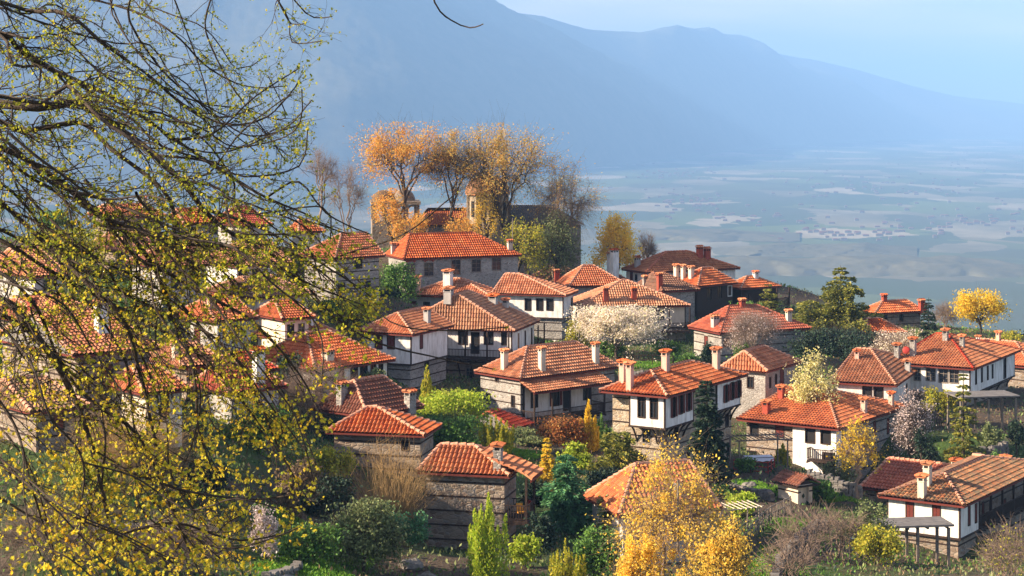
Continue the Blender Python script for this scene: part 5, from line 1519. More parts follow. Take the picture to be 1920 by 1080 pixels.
lawn('bright spring grass on the lawn at the right edge and in the garden', [(1880, 166, 4.5, 6), (1905, 155, 3, 5), (1410, 150, 2.6, 2.5), (1500, 137, 2, 4), (1455, 124, 1.6, 5), (1560, 150, 2, 2)], 6000, 3)
lawn('bright spring grass on the slope at the bottom left', [(590, 112, 3.2, 7), (560, 101, 2.6, 5), (980, 158, 2, 3), (1230, 207, 5, 3)], 7000, 4)
# ---------------------------------------------------------------- church and small things
def dome(mb, c, r, hr, mat, n=20, m=8):
    th = np.linspace(0, 2 * math.pi, n, endpoint=False); ph = np.linspace(0, math.pi / 2, m)
    T_, P_ = np.meshgrid(th, ph)
    rr = r * np.cos(P_) * (1 + .015 * np.cos(T_ * 20))
    V = np.stack([c[0] + rr * np.cos(T_), c[1] + rr * np.sin(T_), c[2] + hr * np.sin(P_)], -1).reshape(-1, 3)
    i = np.arange(m - 1)[:, None] * n; j = np.arange(n)[None]; j2 = (j + 1) % n
    mb.add(V, np.stack([i + j, i + j2, i + n + j2, i + n + j], -1).reshape(-1, 4), mat, smooth=True)
def prism(mb, c, r, z0, z1, n, mat, r1=None):
    r1 = r1 or r
    a = np.arange(n) * 2 * math.pi / n + math.pi / n
    V = np.concatenate([np.stack([c[0] + r * np.cos(a), c[1] + r * np.sin(a), np.full(n, z0)], 1), np.stack([c[0] + r1 * np.cos(a), c[1] + r1 * np.sin(a), np.full(n, z1)], 1)])
    mb.add(V, [(k, (k + 1) % n, n + (k + 1) % n, n + k) for k in range(n)], mat)

cd = 272.0
x0 = (780 - U0) / F * cd
zc = -(440 - HV) / F * cd
ch = empty('church', (x0, cd, zc), math.radians(6), 'old stone church with open bell tower and domed white apse among tall plane trees', 'church')
S = cd / F     # metres per photo pixel there
def X(u): return (u - 780) * S
def Z(v): return (440 - v) * S
mb = MB()
wall_face(mb, (X(790), 0), (1, 0), (0, -1), X(1092) - X(790), -6, Z(424), [(4, 1, .6, 1.3), (9, 1, .6, 1.3), (15, 1, .6, 1.3), (19.5, -1.2, .7, 1.2)], 0)
wall_face(mb, (X(1092), 0), (0, 1), (1, 0), 9, -6, Z(424), [], 0)
wall_face(mb, (X(790), 0), (0, 1), (-1, 0), 9, -6, Z(424), [], 0)
wall_face(mb, (X(790), 9), (1, 0), (0, 1), X(1092) - X(790), -6, Z(424), [], 0)
mb.link('nave_wall', [M['stone_grey']], ch)
mb = MB()
zr, ze = Z(393), Z(424)
xa, xb, xm = X(786), X(1096), X(905)
slope(mb, (xa, -.5, ze), (xm, -.5, ze), (xa + 1.5, 4.5, zr - .6), (xm, 4.5, zr - .6), 0)
slope(mb, (xm + .02, -.5, ze), (xb, -.5, ze), (xm + .02, 4.5, zr + .3), (xb - 4.2, 4.5, zr + .3), 1)
slope(mb, (xb, 9.5, ze), (xa, 9.5, ze), (xb - 4, 4.5, zr), (xa + 1.5, 4.5, zr), 1, detail=False)
slope(mb, (xb, -.5, ze), (xb, 9.5, ze), (xb - 4.2, 4.5, zr + .3), (xb - 4.2, 4.5, zr + .3), 1)
slope(mb, (xa, 9.5, ze), (xa, -.5, ze), (xa + 1.5, 4.5, zr - .6), (xa + 1.5, 4.5, zr - .6), 0, detail=False)
mb.quad((xa + .1, -.4, ze - .05), (xa + .1, 9.4, ze - .05), (xb - .1, 9.4, ze - .05), (xb - .1, -.4, ze - .05), 1)
mb.link('roof', [M['tile_new'], M['slate']], ch)
# bell tower: square base, open arcade, two small domes
tw = X(785) - X(697); tx0 = X(697)
mb = MB()
mb.box(tx0, tx0 + tw, -2.5, 3.2, -6, Z(412), 0)
for k in range(5):
    xk = tx0 + .25 + (tw - .5) * k / 4
    for yk in (-2.2, 2.9): mb.box(xk - .24, xk + .24, yk - .24, yk + .24, Z(412), Z(382), 0)
for k in range(4):           # arch heads
    xa_, xb_ = tx0 + .49 + (tw - .5) * k / 4, tx0 + .01 + (tw - .5) * (k + 1) / 4
    for a in np.linspace(0, math.pi, 7)[:-1]:
        a2 = a + math.pi / 6; cx, rr = (xa_ + xb_) / 2, (xb_ - xa_) / 2
        mb.bar((cx + rr * math.cos(a), -2.2, Z(388) + rr * math.sin(a) * .6), (cx + rr * math.cos(a2), -2.2, Z(388) + rr * math.sin(a2) * .6), .3, .14, 0, up=(0, 1, 0))
mb.box(tx0 - .15, tx0 + tw + .15, -2.65, 3.35, Z(382), Z(376), 0)
tb = mb.link('bell_tower', [M['stone_brown']], ch)
mb = MB()
dome(mb, (X(720), .3, Z(376)), 1.7, 1.5, 0); dome(mb, (X(756), .3, Z(376)), 1.7, 1.7, 1)
mb.tube([(X(756), .3, Z(340)), (X(756), .3, Z(330))], [.05, .05], 4, 2); mb.bar((X(753), .3, Z(334)), (X(759), .3, Z(334)), .08, .08, 2)
mb.link('dome', [M['tile_old'], M['stone_brown'], M['iron']], tb)
mb = MB(); mb.tube([(X(735), .3, Z(405)), (X(735), .3, Z(400)), (X(735), .3, Z(394)), (X(735), .3, Z(390))], [.42, .33, .25, .06], 10, 0); mb.link('bell', [M['iron']], tb)
# apse drum
mb = MB(); prism(mb, (X(916), 1.0, 0), 2.9, -3, Z(364), 10, 0)
for k in range(10):
    a = k * math.pi / 5 + math.pi / 10
    mb.bar((X(916) + 2.95 * math.cos(a), 1.0 + 2.95 * math.sin(a), Z(430)), (X(916) + 2.95 * math.cos(a), 1.0 + 2.95 * math.sin(a), Z(364)), .26, .26, 0)
for k in range(10):
    a = k * math.pi / 5 + math.pi / 5
    c = Vector((X(916) + 2.80 * math.cos(a), 1.0 + 2.80 * math.sin(a), Z(392)))
    t_ = Vector((-math.sin(a), math.cos(a), 0)) * .35
    mb.bar(c - Vector((0, 0, 1.1)), c + Vector((0, 0, 1.1)), .55, .12, 1, up=(math.cos(a), math.sin(a), 0))
dr = mb.link('drum', [M['stone_warm'], M['dark']], ch)
mb = MB(); prism(mb, (X(916), 1.0, 0), 3.3, Z(366), Z(362), 10, 0); dome(mb, (X(916), 1.0, Z(362)), 3.2, 2.5, 0); mb.link('dome', [M['tile_old']], dr)

def simple(name, label, cat, u, d, rz=0, v=None, group=None):
    x = (u - U0) / F * d
    z = gz(x, d) if v is None else -(v - HV) / F * d
    return empty(name, (x, d, z), math.radians(rz), label, cat, group)

# outhouse
r = simple('shed', 'small stone shed with brown tiles and a black doorway beside the garden', 'shed', 1497, 146, 35, 962)
mb = MB(); wall_face(mb, (-.05, 0), (1, 0), (0, -1), 1.5, -1.5, 2.1, [(.72, .95, .8, 1.85)], 0, True); wall_face(mb, (-.05, 0), (0, 1), (-1, 0), 2.2, -1.5, 2.1, [], 0, True)
wall_face(mb, (1.45, 0), (0, 1), (1, 0), 2.2, -1.5, 2.1, [], 0, True); wall_face(mb, (-.05, 2.2), (1, 0), (0, 1), 1.5, -1.5, 2.1, [], 0, True)
mb.box(.3, 1.05, .25, .3, 0, 1.9, 2)
mb.tri((-.05, 0, 2.1), (1.45, 0, 2.1), (.7, 0, 2.55), 1)
mb.link('wall', [M['cap_cream'], M['timber'], M['dark']], r)
mb = MB(); slope(mb, (-.5, 2.5, 2.05), (-.5, -.4, 2.05), (.7, 2.5, 2.75), (.7, -.4, 2.75)); slope(mb, (1.9, -.4, 2.05), (1.9, 2.5, 2.05), (.7, -.4, 2.75), (.7, 2.5, 2.75))
mb.box(-.48, 1.88, -.38, 2.48, 1.98, 2.04, 1); mb.link('roof', [M['tile_brown'], M['timber']], r)

# pergola with a table under it
r = simple('pergola', 'grey pole pergola against the stone wall of the half-white house', 'pergola', 1386, 158, 12, 893)
for (px_, py_) in ((0, 0), (4.2, 0), (0, 2.4), (4.2, 2.4)):
    mb = MB(); mb.tube([(px_, py_, -1), (px_, py_, 2.9)], [.07, .06], 6); mb.link('post', [M['wood_grey']], r)
mb = MB()
for y_ in (0, 2.4): mb.bar((-.3, y_, 2.9), (4.6, y_, 2.9), .1)
for k in range(14): mb.bar((-.2 + k * .36, -.5, 2.98 + .03 * (k % 3)), (-.1 + k * .36, 2.9, 3.0), .05)
mb.link('slats', [M['wood_grey']], r)
r = simple('garden_table', 'table under a white cloth in the shade of the pergola', 'table', 1402, 158.8, 12, 876)
mb = MB(); mb.box(-.1, 2.3, 0, 1.1, .72, .76); mb.link('tabletop', [M['timber']], r)
for (px_, py_) in ((0, .1), (2.2, .1), (0, 1), (2.2, 1)):
    mb = MB(); mb.box(px_ - .04, px_ + .04, py_ - .04, py_ + .04, -.6, .72); mb.link('leg', [M['timber']], r)
c = simple('tablecloth', 'white cloth hanging over the table under the pergola', 'cloth', 1402, 158.8, 12, 876)
mb = MB(); gx = np.linspace(-.18, 2.38, 22); gy = np.linspace(-.08, 1.18, 12); A_, B_ = np.meshgrid(gx, gy)
edge = (A_ < -.12) | (A_ > 2.32) | (B_ < -.03) | (B_ > 1.13)
Zc = np.where(edge, .45 + .04 * np.sin(A_ * 9 + B_ * 7), .775)
i = np.arange(11)[:, None] * 22; j = np.arange(21)[None]; idx = i + j
mb.add(np.stack([A_.ravel(), B_.ravel(), Zc.ravel()], 1), np.stack([idx, idx + 1, idx + 23, idx + 22], -1).reshape(-1, 4), 0, smooth=True)
o = mb.link('cloth', [M['cloth']], c)

def fence(label, pts, h=1.0, mat='wood_grey', rails=2, lean=0, pick=0, name='fence', spacing=1.8, group=None):
    """pts: (u, d) pairs standing on the ground"""
    W3 = []
    for (u, d) in pts:
        x = (u - U0) / F * d; W3.append(Vector((x, d, gz(x, d))))
    r = empty(name, W3[0], 0, label, 'fence', group)
    rl = MB()
    for a, b_ in zip(W3[:-1], W3[1:]):
        L = (b_ - a).length; n = max(1, int(L / spacing))
        for k in range(n + 1):
            p = a.lerp(b_, k / n); p = Vector((p.x, p.y, gz(p.x, p.y))) - W3[0]
            pm = MB(); pm.tube([p - Vector((0, 0, .4)), p + Vector((lean * .2, 0, h + .08))], [.055, .045], 6); pm.link('post', [M[mat]], r)
            if k < n:
                q = a.lerp(b_, (k + 1) / n); q = Vector((q.x, q.y, gz(q.x, q.y))) - W3[0]
                for m_ in range(rails): rl.tube([p + Vector((0, -.05, h * (1 - .42 * m_))), q + Vector((0, -.05, h * (1 - .42 * m_)))], [.04, .035], 5)
                if pick:
                    for t in np.linspace(.05, .95, pick):
                        c_ = p.lerp(q, t); rl.tube([c_ + Vector((random.uniform(-.1, .1), -.1, 0)), c_ + Vector((random.uniform(-.25, .25), -.1, h * random.uniform(.8, 1.05)))], [.02, .015], 4)
    rl.link('rails', [M[mat]], r)
random.seed(4)
fence('red-painted railing around the table under the pergola', [(1376, 156.5), (1440, 155.5), (1452, 158)], .9, 'red_paint', 3, spacing=1.2)
fence('rustic fence of leaning grey sticks running down from the shed', [(1482, 143), (1432, 136), (1376, 126)], 1.15, 'wood_grey', 2, pick=7)
fence('low rustic pole fence at the lower end of the garden', [(1372, 132), (1440, 138)], .9, 'wood_grey', 2)
fence('dark rail fence on the terrace behind the long gallery house', [(1130, 207), (1185, 207), (1262, 206)], 1.1, 'timber', 2)
fence('pole fence along the grass at the right edge', [(1850, 160), (1925, 158)], .8, 'wood_grey', 2)

r = simple('trellis', 'sunlit vine trellis of thin peeled poles in the garden', 'trellis', 1372, 134, 25, 1008)
for (px_, py_) in ((0, 0), (2.2, 0), (0, 1.5), (2.2, 1.5)):
    mb = MB(); mb.tube([(px_, py_, -.6), (px_ + .05, py_, 1.9)], [.06, .05], 6); mb.link('post', [M['wood_grey']], r)
mb = MB()
for y_ in (0, 1.5): mb.tube([(-.3, y_, 1.9), (2.6, y_, 2.0)], [.045, .04], 5)
for k in range(7): mb.tube([(-.2 + k * .42, -.3, 1.98), (-.1 + k * .42, 1.9, 2.05)], [.035, .03], 5)
mb.link('cross_poles', [M['cap_cream']], r)

def drywall(label, pts, h=1.0, t=.5, mat='stone_grey', seed=1):
    """dry stone wall of separate-looking blocks following the ground"""
    rg = random.Random(seed)
    W3 = [Vector(((u - U0) / F * d, d, 0)) for (u, d) in pts]
    o0 = Vector((W3[0].x, W3[0].y, gz(W3[0].x, W3[0].y)))
    mb = MB()
    for a, b_ in zip(W3[:-1], W3[1:]):
        L = (b_ - a).length; dv = (b_ - a) / L; nv = Vector((-dv.y, dv.x, 0)); s_ = 0
        while s_ < L:
            ww = rg.uniform(.18, .5); p = a + dv * (s_ + ww / 2); g = gz(p.x, p.y); zz = -.35
            top_ = h * rg.uniform(.8, 1.05)
            while zz < top_:
                hh = rg.uniform(.10, .24); off = rg.uniform(-.06, .06); x_ = rg.uniform(-.05, .05)
                c_ = p + dv * x_ + nv * off; w2 = ww / 2 * rg.uniform(.85, .99)
                v = []
                for (sx, sy, sz) in ((-1,-1,0),(1,-1,0),(1,1,0),(-1,1,0),(-1,-1,1),(1,-1,1),(1,1,1),(-1,1,1)):
                    k_ = 1 if sz == 0 else rg.uniform(.82, .98)
                    q = c_ + dv * (sx * w2 * k_) + nv * (sy * t / 2 * k_)
                    v.append((q.x - o0.x, q.y - o0.y, g + zz + hh * sz * .97 + rg.uniform(-.02, .02) - o0.z))
                mb.add(v, [(0, 3, 2, 1), (4, 5, 6, 7), (0, 1, 5, 4), (1, 2, 6, 5), (2, 3, 7, 6), (3, 0, 4, 7)], rg.choice([0, 0, 1]))
                zz += hh
            s_ += ww
    o = mb.link('stone_wall', [M['slate'], M['rock']], None, o0)
    tag(o, label, 'wall')
M['rock'] = m_plain("pale_rock", (.23, .215, .19), .95, .5, 3, .6)
drywall('low dry stone wall stepping across the garden by the shed', [(1366, 150), (1400, 149), (1446, 147)], .5, seed=2)
drywall('grey retaining wall below the white-fronted house', [(1515, 152), (1560, 151), (1612, 150)], 1.3, seed=3)
drywall('long curved dry stone wall at the bottom right of the garden', [(1448, 112), (1462, 122), (1500, 131), (1548, 138)], .8, seed=4)
drywall('stone terrace wall under the dark rail fence', [(1168, 202), (1230, 201), (1300, 200)], 1.1, seed=5)
drywall('warm stone pillar wall at the edge of the right lawn', [(1832, 170), (1858, 170), (1886, 171)], 2.0, .7, seed=7)
drywall('low stones in a row on the left slope', [(560, 103), (520, 100), (500, 98)], .4, seed=8)
drywall('stone bank in the left foreground under the branches', [(180, 100), (260, 102), (420, 104)], 1.3, seed=9)

def slabporch(label, u, d, v, W, Dp, H, rz, mat='slate', name='porch'):
    r = simple(name, label, 'porch', u, d, rz, v)
    mb = MB(); mb.box(-.2, W + .2, -.3, Dp, H, H + .14); mb.link('slab_roof', [M[mat]], r)
    mb = MB()
    for k in range(int(W / .7) + 1): mb.box(.1 + k * .7, .22 + k * .7, -.25, Dp, H - .14, H - .01)
    mb.link('beams', [M['timber']], r)
    for px_ in np.linspace(.1, W - .1, 3):
        for py_ in (0, Dp - .2):
            mb = MB(); mb.box(px_ - .09, px_ + .09, py_ - .09, py_ + .09, -1.5, H - .14); mb.link('post', [M['wood_grey']], r)
slabporch('open porch with a flat stone-slab roof below the corner house', 1660, 131, 1050, 4.6, 2.4, 2.2, 8)
slabporch('long open terrace roofed with grey slabs, below the ribbon window house', 1800, 178, 785, 5.6, 3.2, 1.9, 10)

r = simple('satellite_dish', 'small red-brown satellite dish beside two stone chimneys', 'dish', 1699, 186, 0, 668)
mb = MB(); dome(mb, (0, 0, 0), .36, .07, 0, 14, 5); o = mb.link('dish', [M['red_paint']], r, (0, 0, .6)); o.rotation_euler = (math.radians(75), 0, math.radians(-20))
mb = MB(); mb.tube([(0, .1, -.6), (0, .1, .6)], [.03, .03], 5); mb.link('mast', [M['iron']], r)

r = simple('street_lamp', 'thin garden lamp with a pale blue shade among the bare thicket', 'lamp', 1593, 126, 0)
mb = MB(); mb.tube([(0, 0, -.3), (0, 0, 1.5), (.08, 0, 1.65), (.2, 0, 1.65)], [.05, .04, .035, .03], 6); mb.link('pole', [M['wood_grey']], r)
mb = MB(); mb.tube([(.2, 0, 1.66), (.2, 0, 1.58), (.2, 0, 1.52)], [.04, .13, .17], 12); mb.link('lamp_shade', [M['cloth']], r)

def pole(label, u, d, v0, v1):
    x = (u - U0) / F * d; z0 = -(v0 - HV) / F * d; z1 = -(v1 - HV) / F * d
    mb = MB(); mb.tube([(0, 0, -1), (0, 0, z1 - z0)], [.06, .05], 6); o = mb.link('pole', [M['wood_grey']], None, (x, d, z0)); tag(o, label, 'pole')
pole('thin pale pole standing before the dark church wall', 961, 250, 445, 409)
pole('white pole standing in the largest golden larch', 1271, 106.5, 1000, 900)
pole('thin pole sticking up over the ridge of the arched-window house', 801, 244, 450, 430)

def chair(label, u, d, v, rz, mat):
    r = simple('chair', label, 'chair', u, d, rz, v, 'chairs on the veranda')
    mb = MB(); mb.box(-.25, .25, -.25, .25, .38, .48); mb.link('seat', [M[mat]], r)
    mb = MB(); mb.add([(-.25, .2, .45), (.25, .2, .45), (.22, .3, .95), (-.22, .3, .95), (-.25, .27, .45), (.25, .27, .45), (.22, .36, .95), (-.22, .36, .95)], [(0, 1, 2, 3), (4, 7, 6, 5), (0, 3, 7, 4), (1, 5, 6, 2), (3, 2, 6, 7)]); mb.link('backrest', [M[mat]], r)
    for (a, b_) in ((-.22, -.22), (.22, -.22), (-.22, .22), (.22, .22)):
        mb = MB(); mb.box(a - .02, a + .02, b_ - .02, b_ + .02, 0, .38); mb.link('leg', [M['timber']], r)
s = hH23
q = s.world(1.0, -.5, s.He - 2.9); q2 = s.world(2.0, -.6, s.He - 2.9)
for (pt, lab, mt, a) in ((q, 'chair with an orange cushion on the veranda', 'yellow', 20), (q2, 'red chair next to the orange one on the veranda', 'red_paint', -60)):
    u_ = U0 + F * pt.x / pt.y; chair(lab, u_, pt.y, HV - F * pt.z / pt.y, a, mt)

r = simple('water_barrel', 'blue plastic barrel half hidden by leaves at the lower left', 'barrel', 127, 97, 0)
mb = MB(); mb.tube([(0, 0, -.05), (0, 0, 0), (0, 0, .45), (0, 0, .9), (0, 0, 1.0)], [.24, .30, .33, .30, .27], 16); mb.link('barrel_body', [M['blue']], r)
mb = MB(); mb.tube([(0, 0, 1.0), (0, 0, 1.04)], [.29, .28], 16); mb.add([(.28 * math.cos(a), .28 * math.sin(a), 1.04) for a in np.linspace(0, 6.283, 17)[:-1]] + [(0, 0, 1.05)], [(k, (k + 1) % 16, 16) for k in range(16)]); mb.link('lid', [M['blue']], r)

# boulders
rg = np.random.default_rng(77)
for (u, d, s_, lab) in ((1405, 151, .5, 'rounded pale boulder at the start of the low garden wall'), (1437, 149, .4, 'small pale boulder below the pergola'), (770, 115, .6, 'broken rock on the dark bank left of the lime shrub'), (800, 113, .45, 'smaller broken rock beside the dark bank'), (530, 96, .8, 'smooth grey boulder at the bottom edge of the left slope')):
    x = (u - U0) / F * d
    th = np.linspace(0, 2 * math.pi, 14, endpoint=False); ph = np.linspace(-math.pi / 2, math.pi / 2, 9)
    T_, P_ = np.meshgrid(th, ph)
    rr = s_ * (1 + .18 * np.sin(T_ * 2 + u) * np.cos(P_ * 3) + rg.normal(size=T_.shape) * .05)
    V = np.stack([rr * np.cos(P_) * np.cos(T_) * 1.3, rr * np.cos(P_) * np.sin(T_), rr * np.sin(P_) * .7], -1).reshape(-1, 3)
    mb = MB(); i = np.arange(8)[:, None] * 14; j = np.arange(14)[None]; j2 = (j + 1) % 14
    mb.add(V, np.stack([i + j, i + j2, i + 14 + j2, i + 14 + j], -1).reshape(-1, 4), 0)
    tag(mb.link('boulder', [M['rock']], None, (x, d, gz(x, d) + s_ * .15)), lab, 'boulder')
# ---------------------------------------------------------------- the near plane tree, its trunk left of the frame
L_['plane_hi'] = m_leaf("young_green_leaves", [(.22, .28, .02), (.46, .46, .03), (.14, .19, .02), (.66, .56, .04), (.32, .36, .03)], .5)
L_['plane_lo'] = m_leaf("young_yellow_leaves", [(.74, .62, .05), (.88, .66, .05), (.40, .50, .05), (.80, .46, .03), (.70, .62, .06)], .6)
rng = np.random.default_rng(42)
D0 = 26.0
LIMBS = [
 ([(-160, 170), (-60, 185), (0, 195), (70, 203), (150, 196), (215, 238), (290, 290), (350, 350), (385, 395), (440, 440), (560, 478), (640, 540)], 0, .105),
 ([(-160, 60), (0, 62), (40, 95), (100, 130), (190, 168), (260, 212), (330, 262), (420, 322), (500, 370), (570, 400), (620, 430)], 1.0, .06),
 ([(-160, 240), (0, 275), (60, 305), (130, 350), (200, 408), (300, 440), (410, 500), (450, 560)], -1.0, .075),
 ([(-160, -40), (0, 5), (60, 20), (120, 25), (200, 85), (280, 140), (340, 190), (420, 228), (500, 215), (560, 150)], 1.5, .045),
 ([(-160, 480), (0, 555), (60, 610), (110, 680), (150, 760), (180, 860), (205, 980), (230, 1100)], -1.5, .085),
 ([(-160, 300), (-40, 350), (60, 432), (150, 520), (230, 600), (262, 700), (290, 820), (300, 900), (345, 1000), (390, 1100)], -.5, .06),
 ([(150, 380), (210, 420), (255, 455), (300, 525), (325, 600), (362, 690), (372, 800), (410, 900)], .5, .045),
 ([(60, 305), (150, 372), (232, 436), (320, 437), (350, 425)], -.4, .042),
 ([(232, 436), (252, 480), (310, 512), (400, 560), (480, 610), (560, 700), (600, 780)], -.2, .034),
 ([(-160, 560), (-40, 575), (40, 600), (95, 655), (170, 742), (255, 800), (290, 860), (330, 960), (420, 1040)], -1.0, .05),
 ([(-100, -80), (100, -20), (250, 20), (330, 62), (400, 130), (470, 162), (540, 160)], 2.0, .03),
 ([(460, -90), (520, 0), (540, 40), (545, 75), (600, 72)], 1.2, .014),
 ([(480, -90), (560, 10), (590, 35), (625, 33)], 1.4, .010),
 ([(790, -90), (815, 5), (845, 38), (880, 52), (906, 45)], 1.2, .010),
 ([(330, -90), (380, 60), (420, 150), (455, 200), (530, 300)], 1.8, .020),
 ([(200, -90), (240, 40), (300, 130), (390, 210), (470, 260), (560, 240)], 1.2, .026),
 ([(-160, 640), (-40, 700), (30, 790), (60, 900), (90, 1000), (120, 1100)], -2.0, .035),
 ([(-160, 750), (-40, 830), (40, 900), (120, 960), (230, 1010), (330, 1060)], -2.2, .03),
 ([(-160, 380), (-20, 440), (80, 500), (190, 560), (300, 620), (400, 690), (480, 790), (540, 880)], .8, .045),
 ([(385, 395), (470, 420), (560, 470), (640, 520), (700, 560)], .2, .022),
 ([(440, 440), (540, 500), (620, 590), (700, 640), (820, 670), (925, 690)], .1, .016),
 ([(600, 500), (640, 480), (760, 440), (860, 360)], .1, .008),
 ([(500, 370), (560, 340), (610, 400), (690, 440)], .7, .010),
 ([(300, 525), (400, 640), (470, 720), (530, 850), (580, 940)], .6, .026),
 ([(180, 860), (280, 900), (380, 930), (480, 940), (560, 930)], -1.3, .018),
 ([(230, 1000), (330, 980), (450, 1010), (560, 990)], -1.2, .016),
 ([(-160, 850), (0, 930), (120, 1010), (200, 1100)], -2.4, .03),
 ([(330, 262), (400, 250), (480, 180), (560, 130)], 1.1, .014),
 ([(290, 290), (380, 300), (460, 330), (560, 310), (575, 240)], .4, .016),
]
r5 = random.Random(17)
for (pts, dd, r0) in list(LIMBS):
    if r0 < .013: continue
    for rep_ in range(2 if r0 > .02 else 1):
        du, dv_ = r5.uniform(-45, 25), r5.uniform(-75, 75)
        LIMBS.append(([(u + du + r5.uniform(-18, 18) * k / 3, v + dv_ + r5.uniform(-22, 22) * (k > 0)) for k, (u, v) in enumerate(pts)], dd + r5.uniform(-2.6, 2.6), r0 * r5.uniform(.28, .5)))
ENV = [(-100, 640), (0, 632), (60, 615), (110, 560), (190, 575), (240, 578), (300, 575), (360, 620), (430, 690), (470, 700), (560, 720), (640, 690), (720, 640), (800, 610), (900, 560), (960, 580), (1080, 520), (1200, 500)]
def px_of(p): return U0 + F * p[..., 0] / p[..., 1], HV - F * p[..., 2] / p[..., 1]
def resample(P3, step):
    P3 = np.array(P3); out = []
    for k in range(len(P3) - 1):
        p0, p1, p2, p3 = P3[max(k - 1, 0)], P3[k], P3[k + 1], P3[min(k + 2, len(P3) - 1)]
        n = max(2, int(np.linalg.norm(p2 - p1) / step))
        for t in np.arange(n) / n:
            out.append(.5 * ((2 * p1) + (-p0 + p2) * t + (2 * p0 - 5 * p1 + 4 * p2 - p3) * t * t + (-p0 + 3 * p1 - 3 * p2 + p3) * t ** 3))
    out.append(P3[-1]); return np.array(out)
tx, ty = -9.6, D0 + .5
tz = gz(tx, ty) - .5
tree = empty('plane_tree', (tx, ty, tz), 0, 'huge near plane tree reaching in from the left, dark branches with young yellow leaves', 'tree')
OFF = np.array([tx, ty, tz])
wood, tw_ = MB(), MB()
wood.tube([np.array(q) - OFF for q in ((tx, ty, tz), (tx + .3, ty, tz + 10), (tx - .2, ty + .2, -9), (tx, ty, -4), (tx - .1, ty, 0), (tx, ty, 4))], [.75, .6, .5, .42, .30, .16], 14)
br = []      # (polyline, radii, level)
for (pts, dd, r0) in LIMBS:
    P3 = []
    for k, (u, v) in enumerate(pts):
        d = D0 + dd + .35 * math.sin(k * 1.7 + dd * 3)
        P3.append(tuple(P(u, v, d)))
    if r0 > .012 and (pts[0][0] <= -100 or pts[0][1] <= -80):
        P3 = [(tx, ty, max(-8, P3[0][2] - .5 if pts[0][1] > -50 else 2.5))] + P3
    pl = resample(P3, .16)
    w_ = rng.normal(size=pl.shape) * .012; pl = pl + np.cumsum(w_, 0) * .35
    t = np.linspace(0, 1, len(pl))
    rad = .6 * r0 * (1 - t) ** .8 * (1 + .10 * rng.normal(size=len(pl))) * 1.15 + .008
    wood.tube(pl - OFF, np.clip(rad, .005, 1), 8)
    br.append((pl, rad, r0))
def env_ok(p, extra=0):
    u, v = px_of(p)
    return u < np.interp(v, *zip(*ENV)) + extra
TW = []      # twig end points with direction
def grow(start, dirv, L, r, level):
    n = max(4, int(L / .09))
    p = np.array(start, float); d = np.array(dirv, float); pts = [p.copy()]
    for k in range(n):
        d = d + rng.normal(size=3) * .13 + np.array([.01, 0, -.035 if level == 1 else .012]); d /= np.linalg.norm(d)
        p = p + d * L / n
        if not env_ok(p, 22 + rng.normal() * 22): break
        pts.append(p.copy())
    if len(pts) < 3: return
    pts = np.array(pts); rr = np.linspace(r, r * .35, len(pts))
    if level == 1: tw_.tube(pts - OFF, rr, 5)
    else: sticks(tw_, pts[:-1] - OFF, pts[1:] - OFF, rr[:-1], rr[1:])
    if level < 3:
        m = int(L / (.17 if level == 1 else .13))
        for k in range(m):
            i = rng.integers(1, len(pts) - 1)
            tg = pts[i + 1] - pts[i - 1] if i + 1 < len(pts) else pts[i] - pts[i - 1]; tg /= np.linalg.norm(tg) + 1e-9
            nd = tg * .75 + rng.normal(size=3) * [.5, .45, .5]; nd /= np.linalg.norm(nd)
            grow(pts[i], nd, L * rng.uniform(.25, .5) if level == 1 else rng.uniform(.10, .26), r * .55, level + 1)
    if level >= 2:
        for k in range(1, len(pts), 2 if level == 2 else 3):
            if rng.random() < .20: TW.append((pts[k], d))
        TW.append((pts[-1], d))
for (pl, rad, r0) in br:
    L = len(pl)
    k = 3
    while k < L - 1:
        u, v = px_of(pl[k])
        if -90 < u < 720 and -90 < v < 1170:
            tg = pl[min(k + 1, L - 1)] - pl[k - 1]; tg /= np.linalg.norm(tg)
            dn = tg * .8 + rng.normal(size=3) * [.55, .5, .55] + np.array([.15, 0, -.05]); dn /= np.linalg.norm(dn)
            grow(pl[k], dn, rng.uniform(.45, 1.5) * (1.15 if r0 > .03 else .7) * (.35 if r0 < .013 else 1), max(.0045, min(.014, rad[k] * .45)), 1)
        k += 1 if rng.random() < .62 else 2
    for _ in range(2): TW.append((pl[-1], np.array([1., 0, 0])))
print('TWIGS', len(TW), 'verts', tw_.n)
wood.link('trunk', [M['bark_dark']], tree)
tw_.link('twigs', [M['bark_dark']], tree)
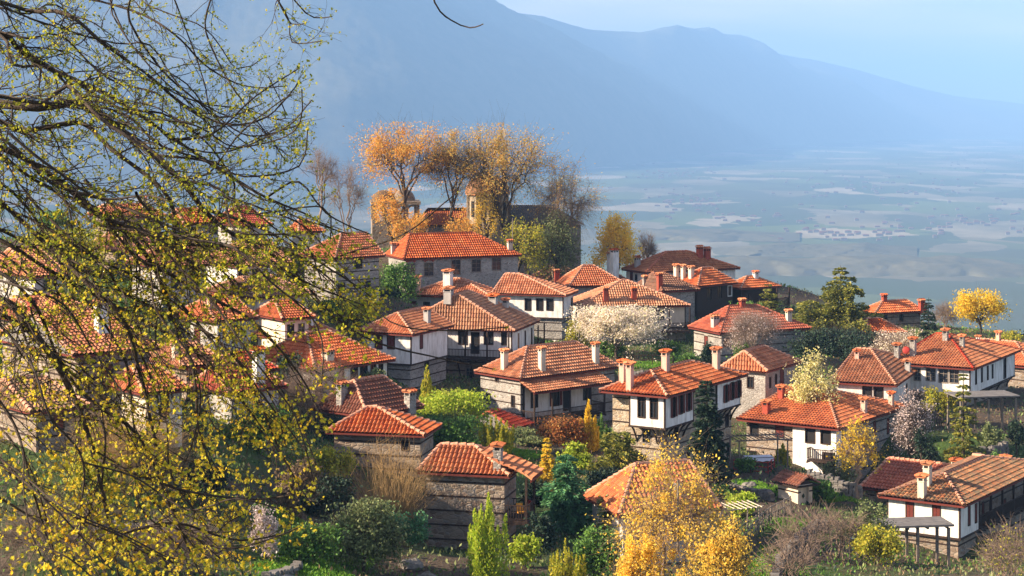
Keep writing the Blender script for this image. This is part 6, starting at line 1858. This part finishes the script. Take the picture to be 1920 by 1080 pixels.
# palmate young leaves in small tufts
T0 = np.array([p for p, d in TW]); 
u, v = px_of(T0)
keep = ((v < 560) | (rng.random(len(v)) < .85)) & (u > -40) & (v > -30) & (v < 1120)
T0 = T0[keep]; v = v[keep]; u = u[keep]
rep = rng.choice([0, 1, 2, 3, 4], len(T0), p=[.15, .3, .22, .2, .13])
C = np.repeat(T0, rep, 0) + rng.normal(size=(rep.sum(), 3)) * .017
vv = np.repeat(v, rep)
n = len(C)
ang = np.array([-2.5, -1.9, -1.15, -.75, -.3, 0, .3, .75, 1.15, 1.9, 2.5]); rim = np.array([.35, .55, .42, .85, .52, 1.0, .52, .85, .42, .55, .35])
tmp = np.stack([np.sin(ang) * rim, np.cos(ang) * rim, -.12 * np.abs(np.sin(ang)) * rim], 1) * .62
tmp = np.concatenate([[[0, 0, .05]], tmp, [[0, -.25, 0]]])
Rm = rng.normal(size=(n, 3, 3)); q, _ = np.linalg.qr(Rm)
size = (.038 + .028 * rng.random(n)) * np.interp(vv, [0, 500, 1080], [.85, .95, 1.25])
Vt = np.einsum('nij,kj->nki', q, tmp) * size[:, None, None] + C[:, None, :]
k = len(tmp)
fc = np.array([[0, a, a + 1] for a in range(1, k - 1)] + [[0, k - 1, 1]])
low = (vv + rng.normal(size=n) * 170) > 560
for (nm, msk, mt) in (('green_leaves', ~low, 'plane_hi'), ('yellow_leaves', low, 'plane_lo')):
    m_ = int(msk.sum()); mb = MB()
    Fx = (np.arange(m_)[:, None, None] * k + fc[None]).reshape(-1, 3)
    mb.add((Vt[msk] - OFF).reshape(-1, 3), Fx, 0)
    mb.link(nm, [L_[mt]], tree)
print('LEAVES', n)
HAZE = 1.05e-4
# ---------------------------------------------------------------- the hazy air
mb = MB()
mb.box(-32000, 32000, -2500, 37000, -375, 720)
hz = bpy.data.materials.new("hazy_air")
hz.use_nodes = True
t = hz.node_tree
for nd in list(t.nodes):
    if nd.type != 'OUTPUT_MATERIAL': t.nodes.remove(nd)
pv = t.nodes.new("ShaderNodeVolumePrincipled")
pv.inputs["Color"].default_value = (.29, .56, 1.0, 1)
pv.inputs["Density"].default_value = HAZE
pv.inputs["Anisotropy"].default_value = -0.25
t.links.new(pv.outputs[0], t.nodes["Material Output"].inputs["Volume"])
tag(mb.link('haze', [hz]), 'pale blue haze filling the valley air', 'haze', kind='stuff')
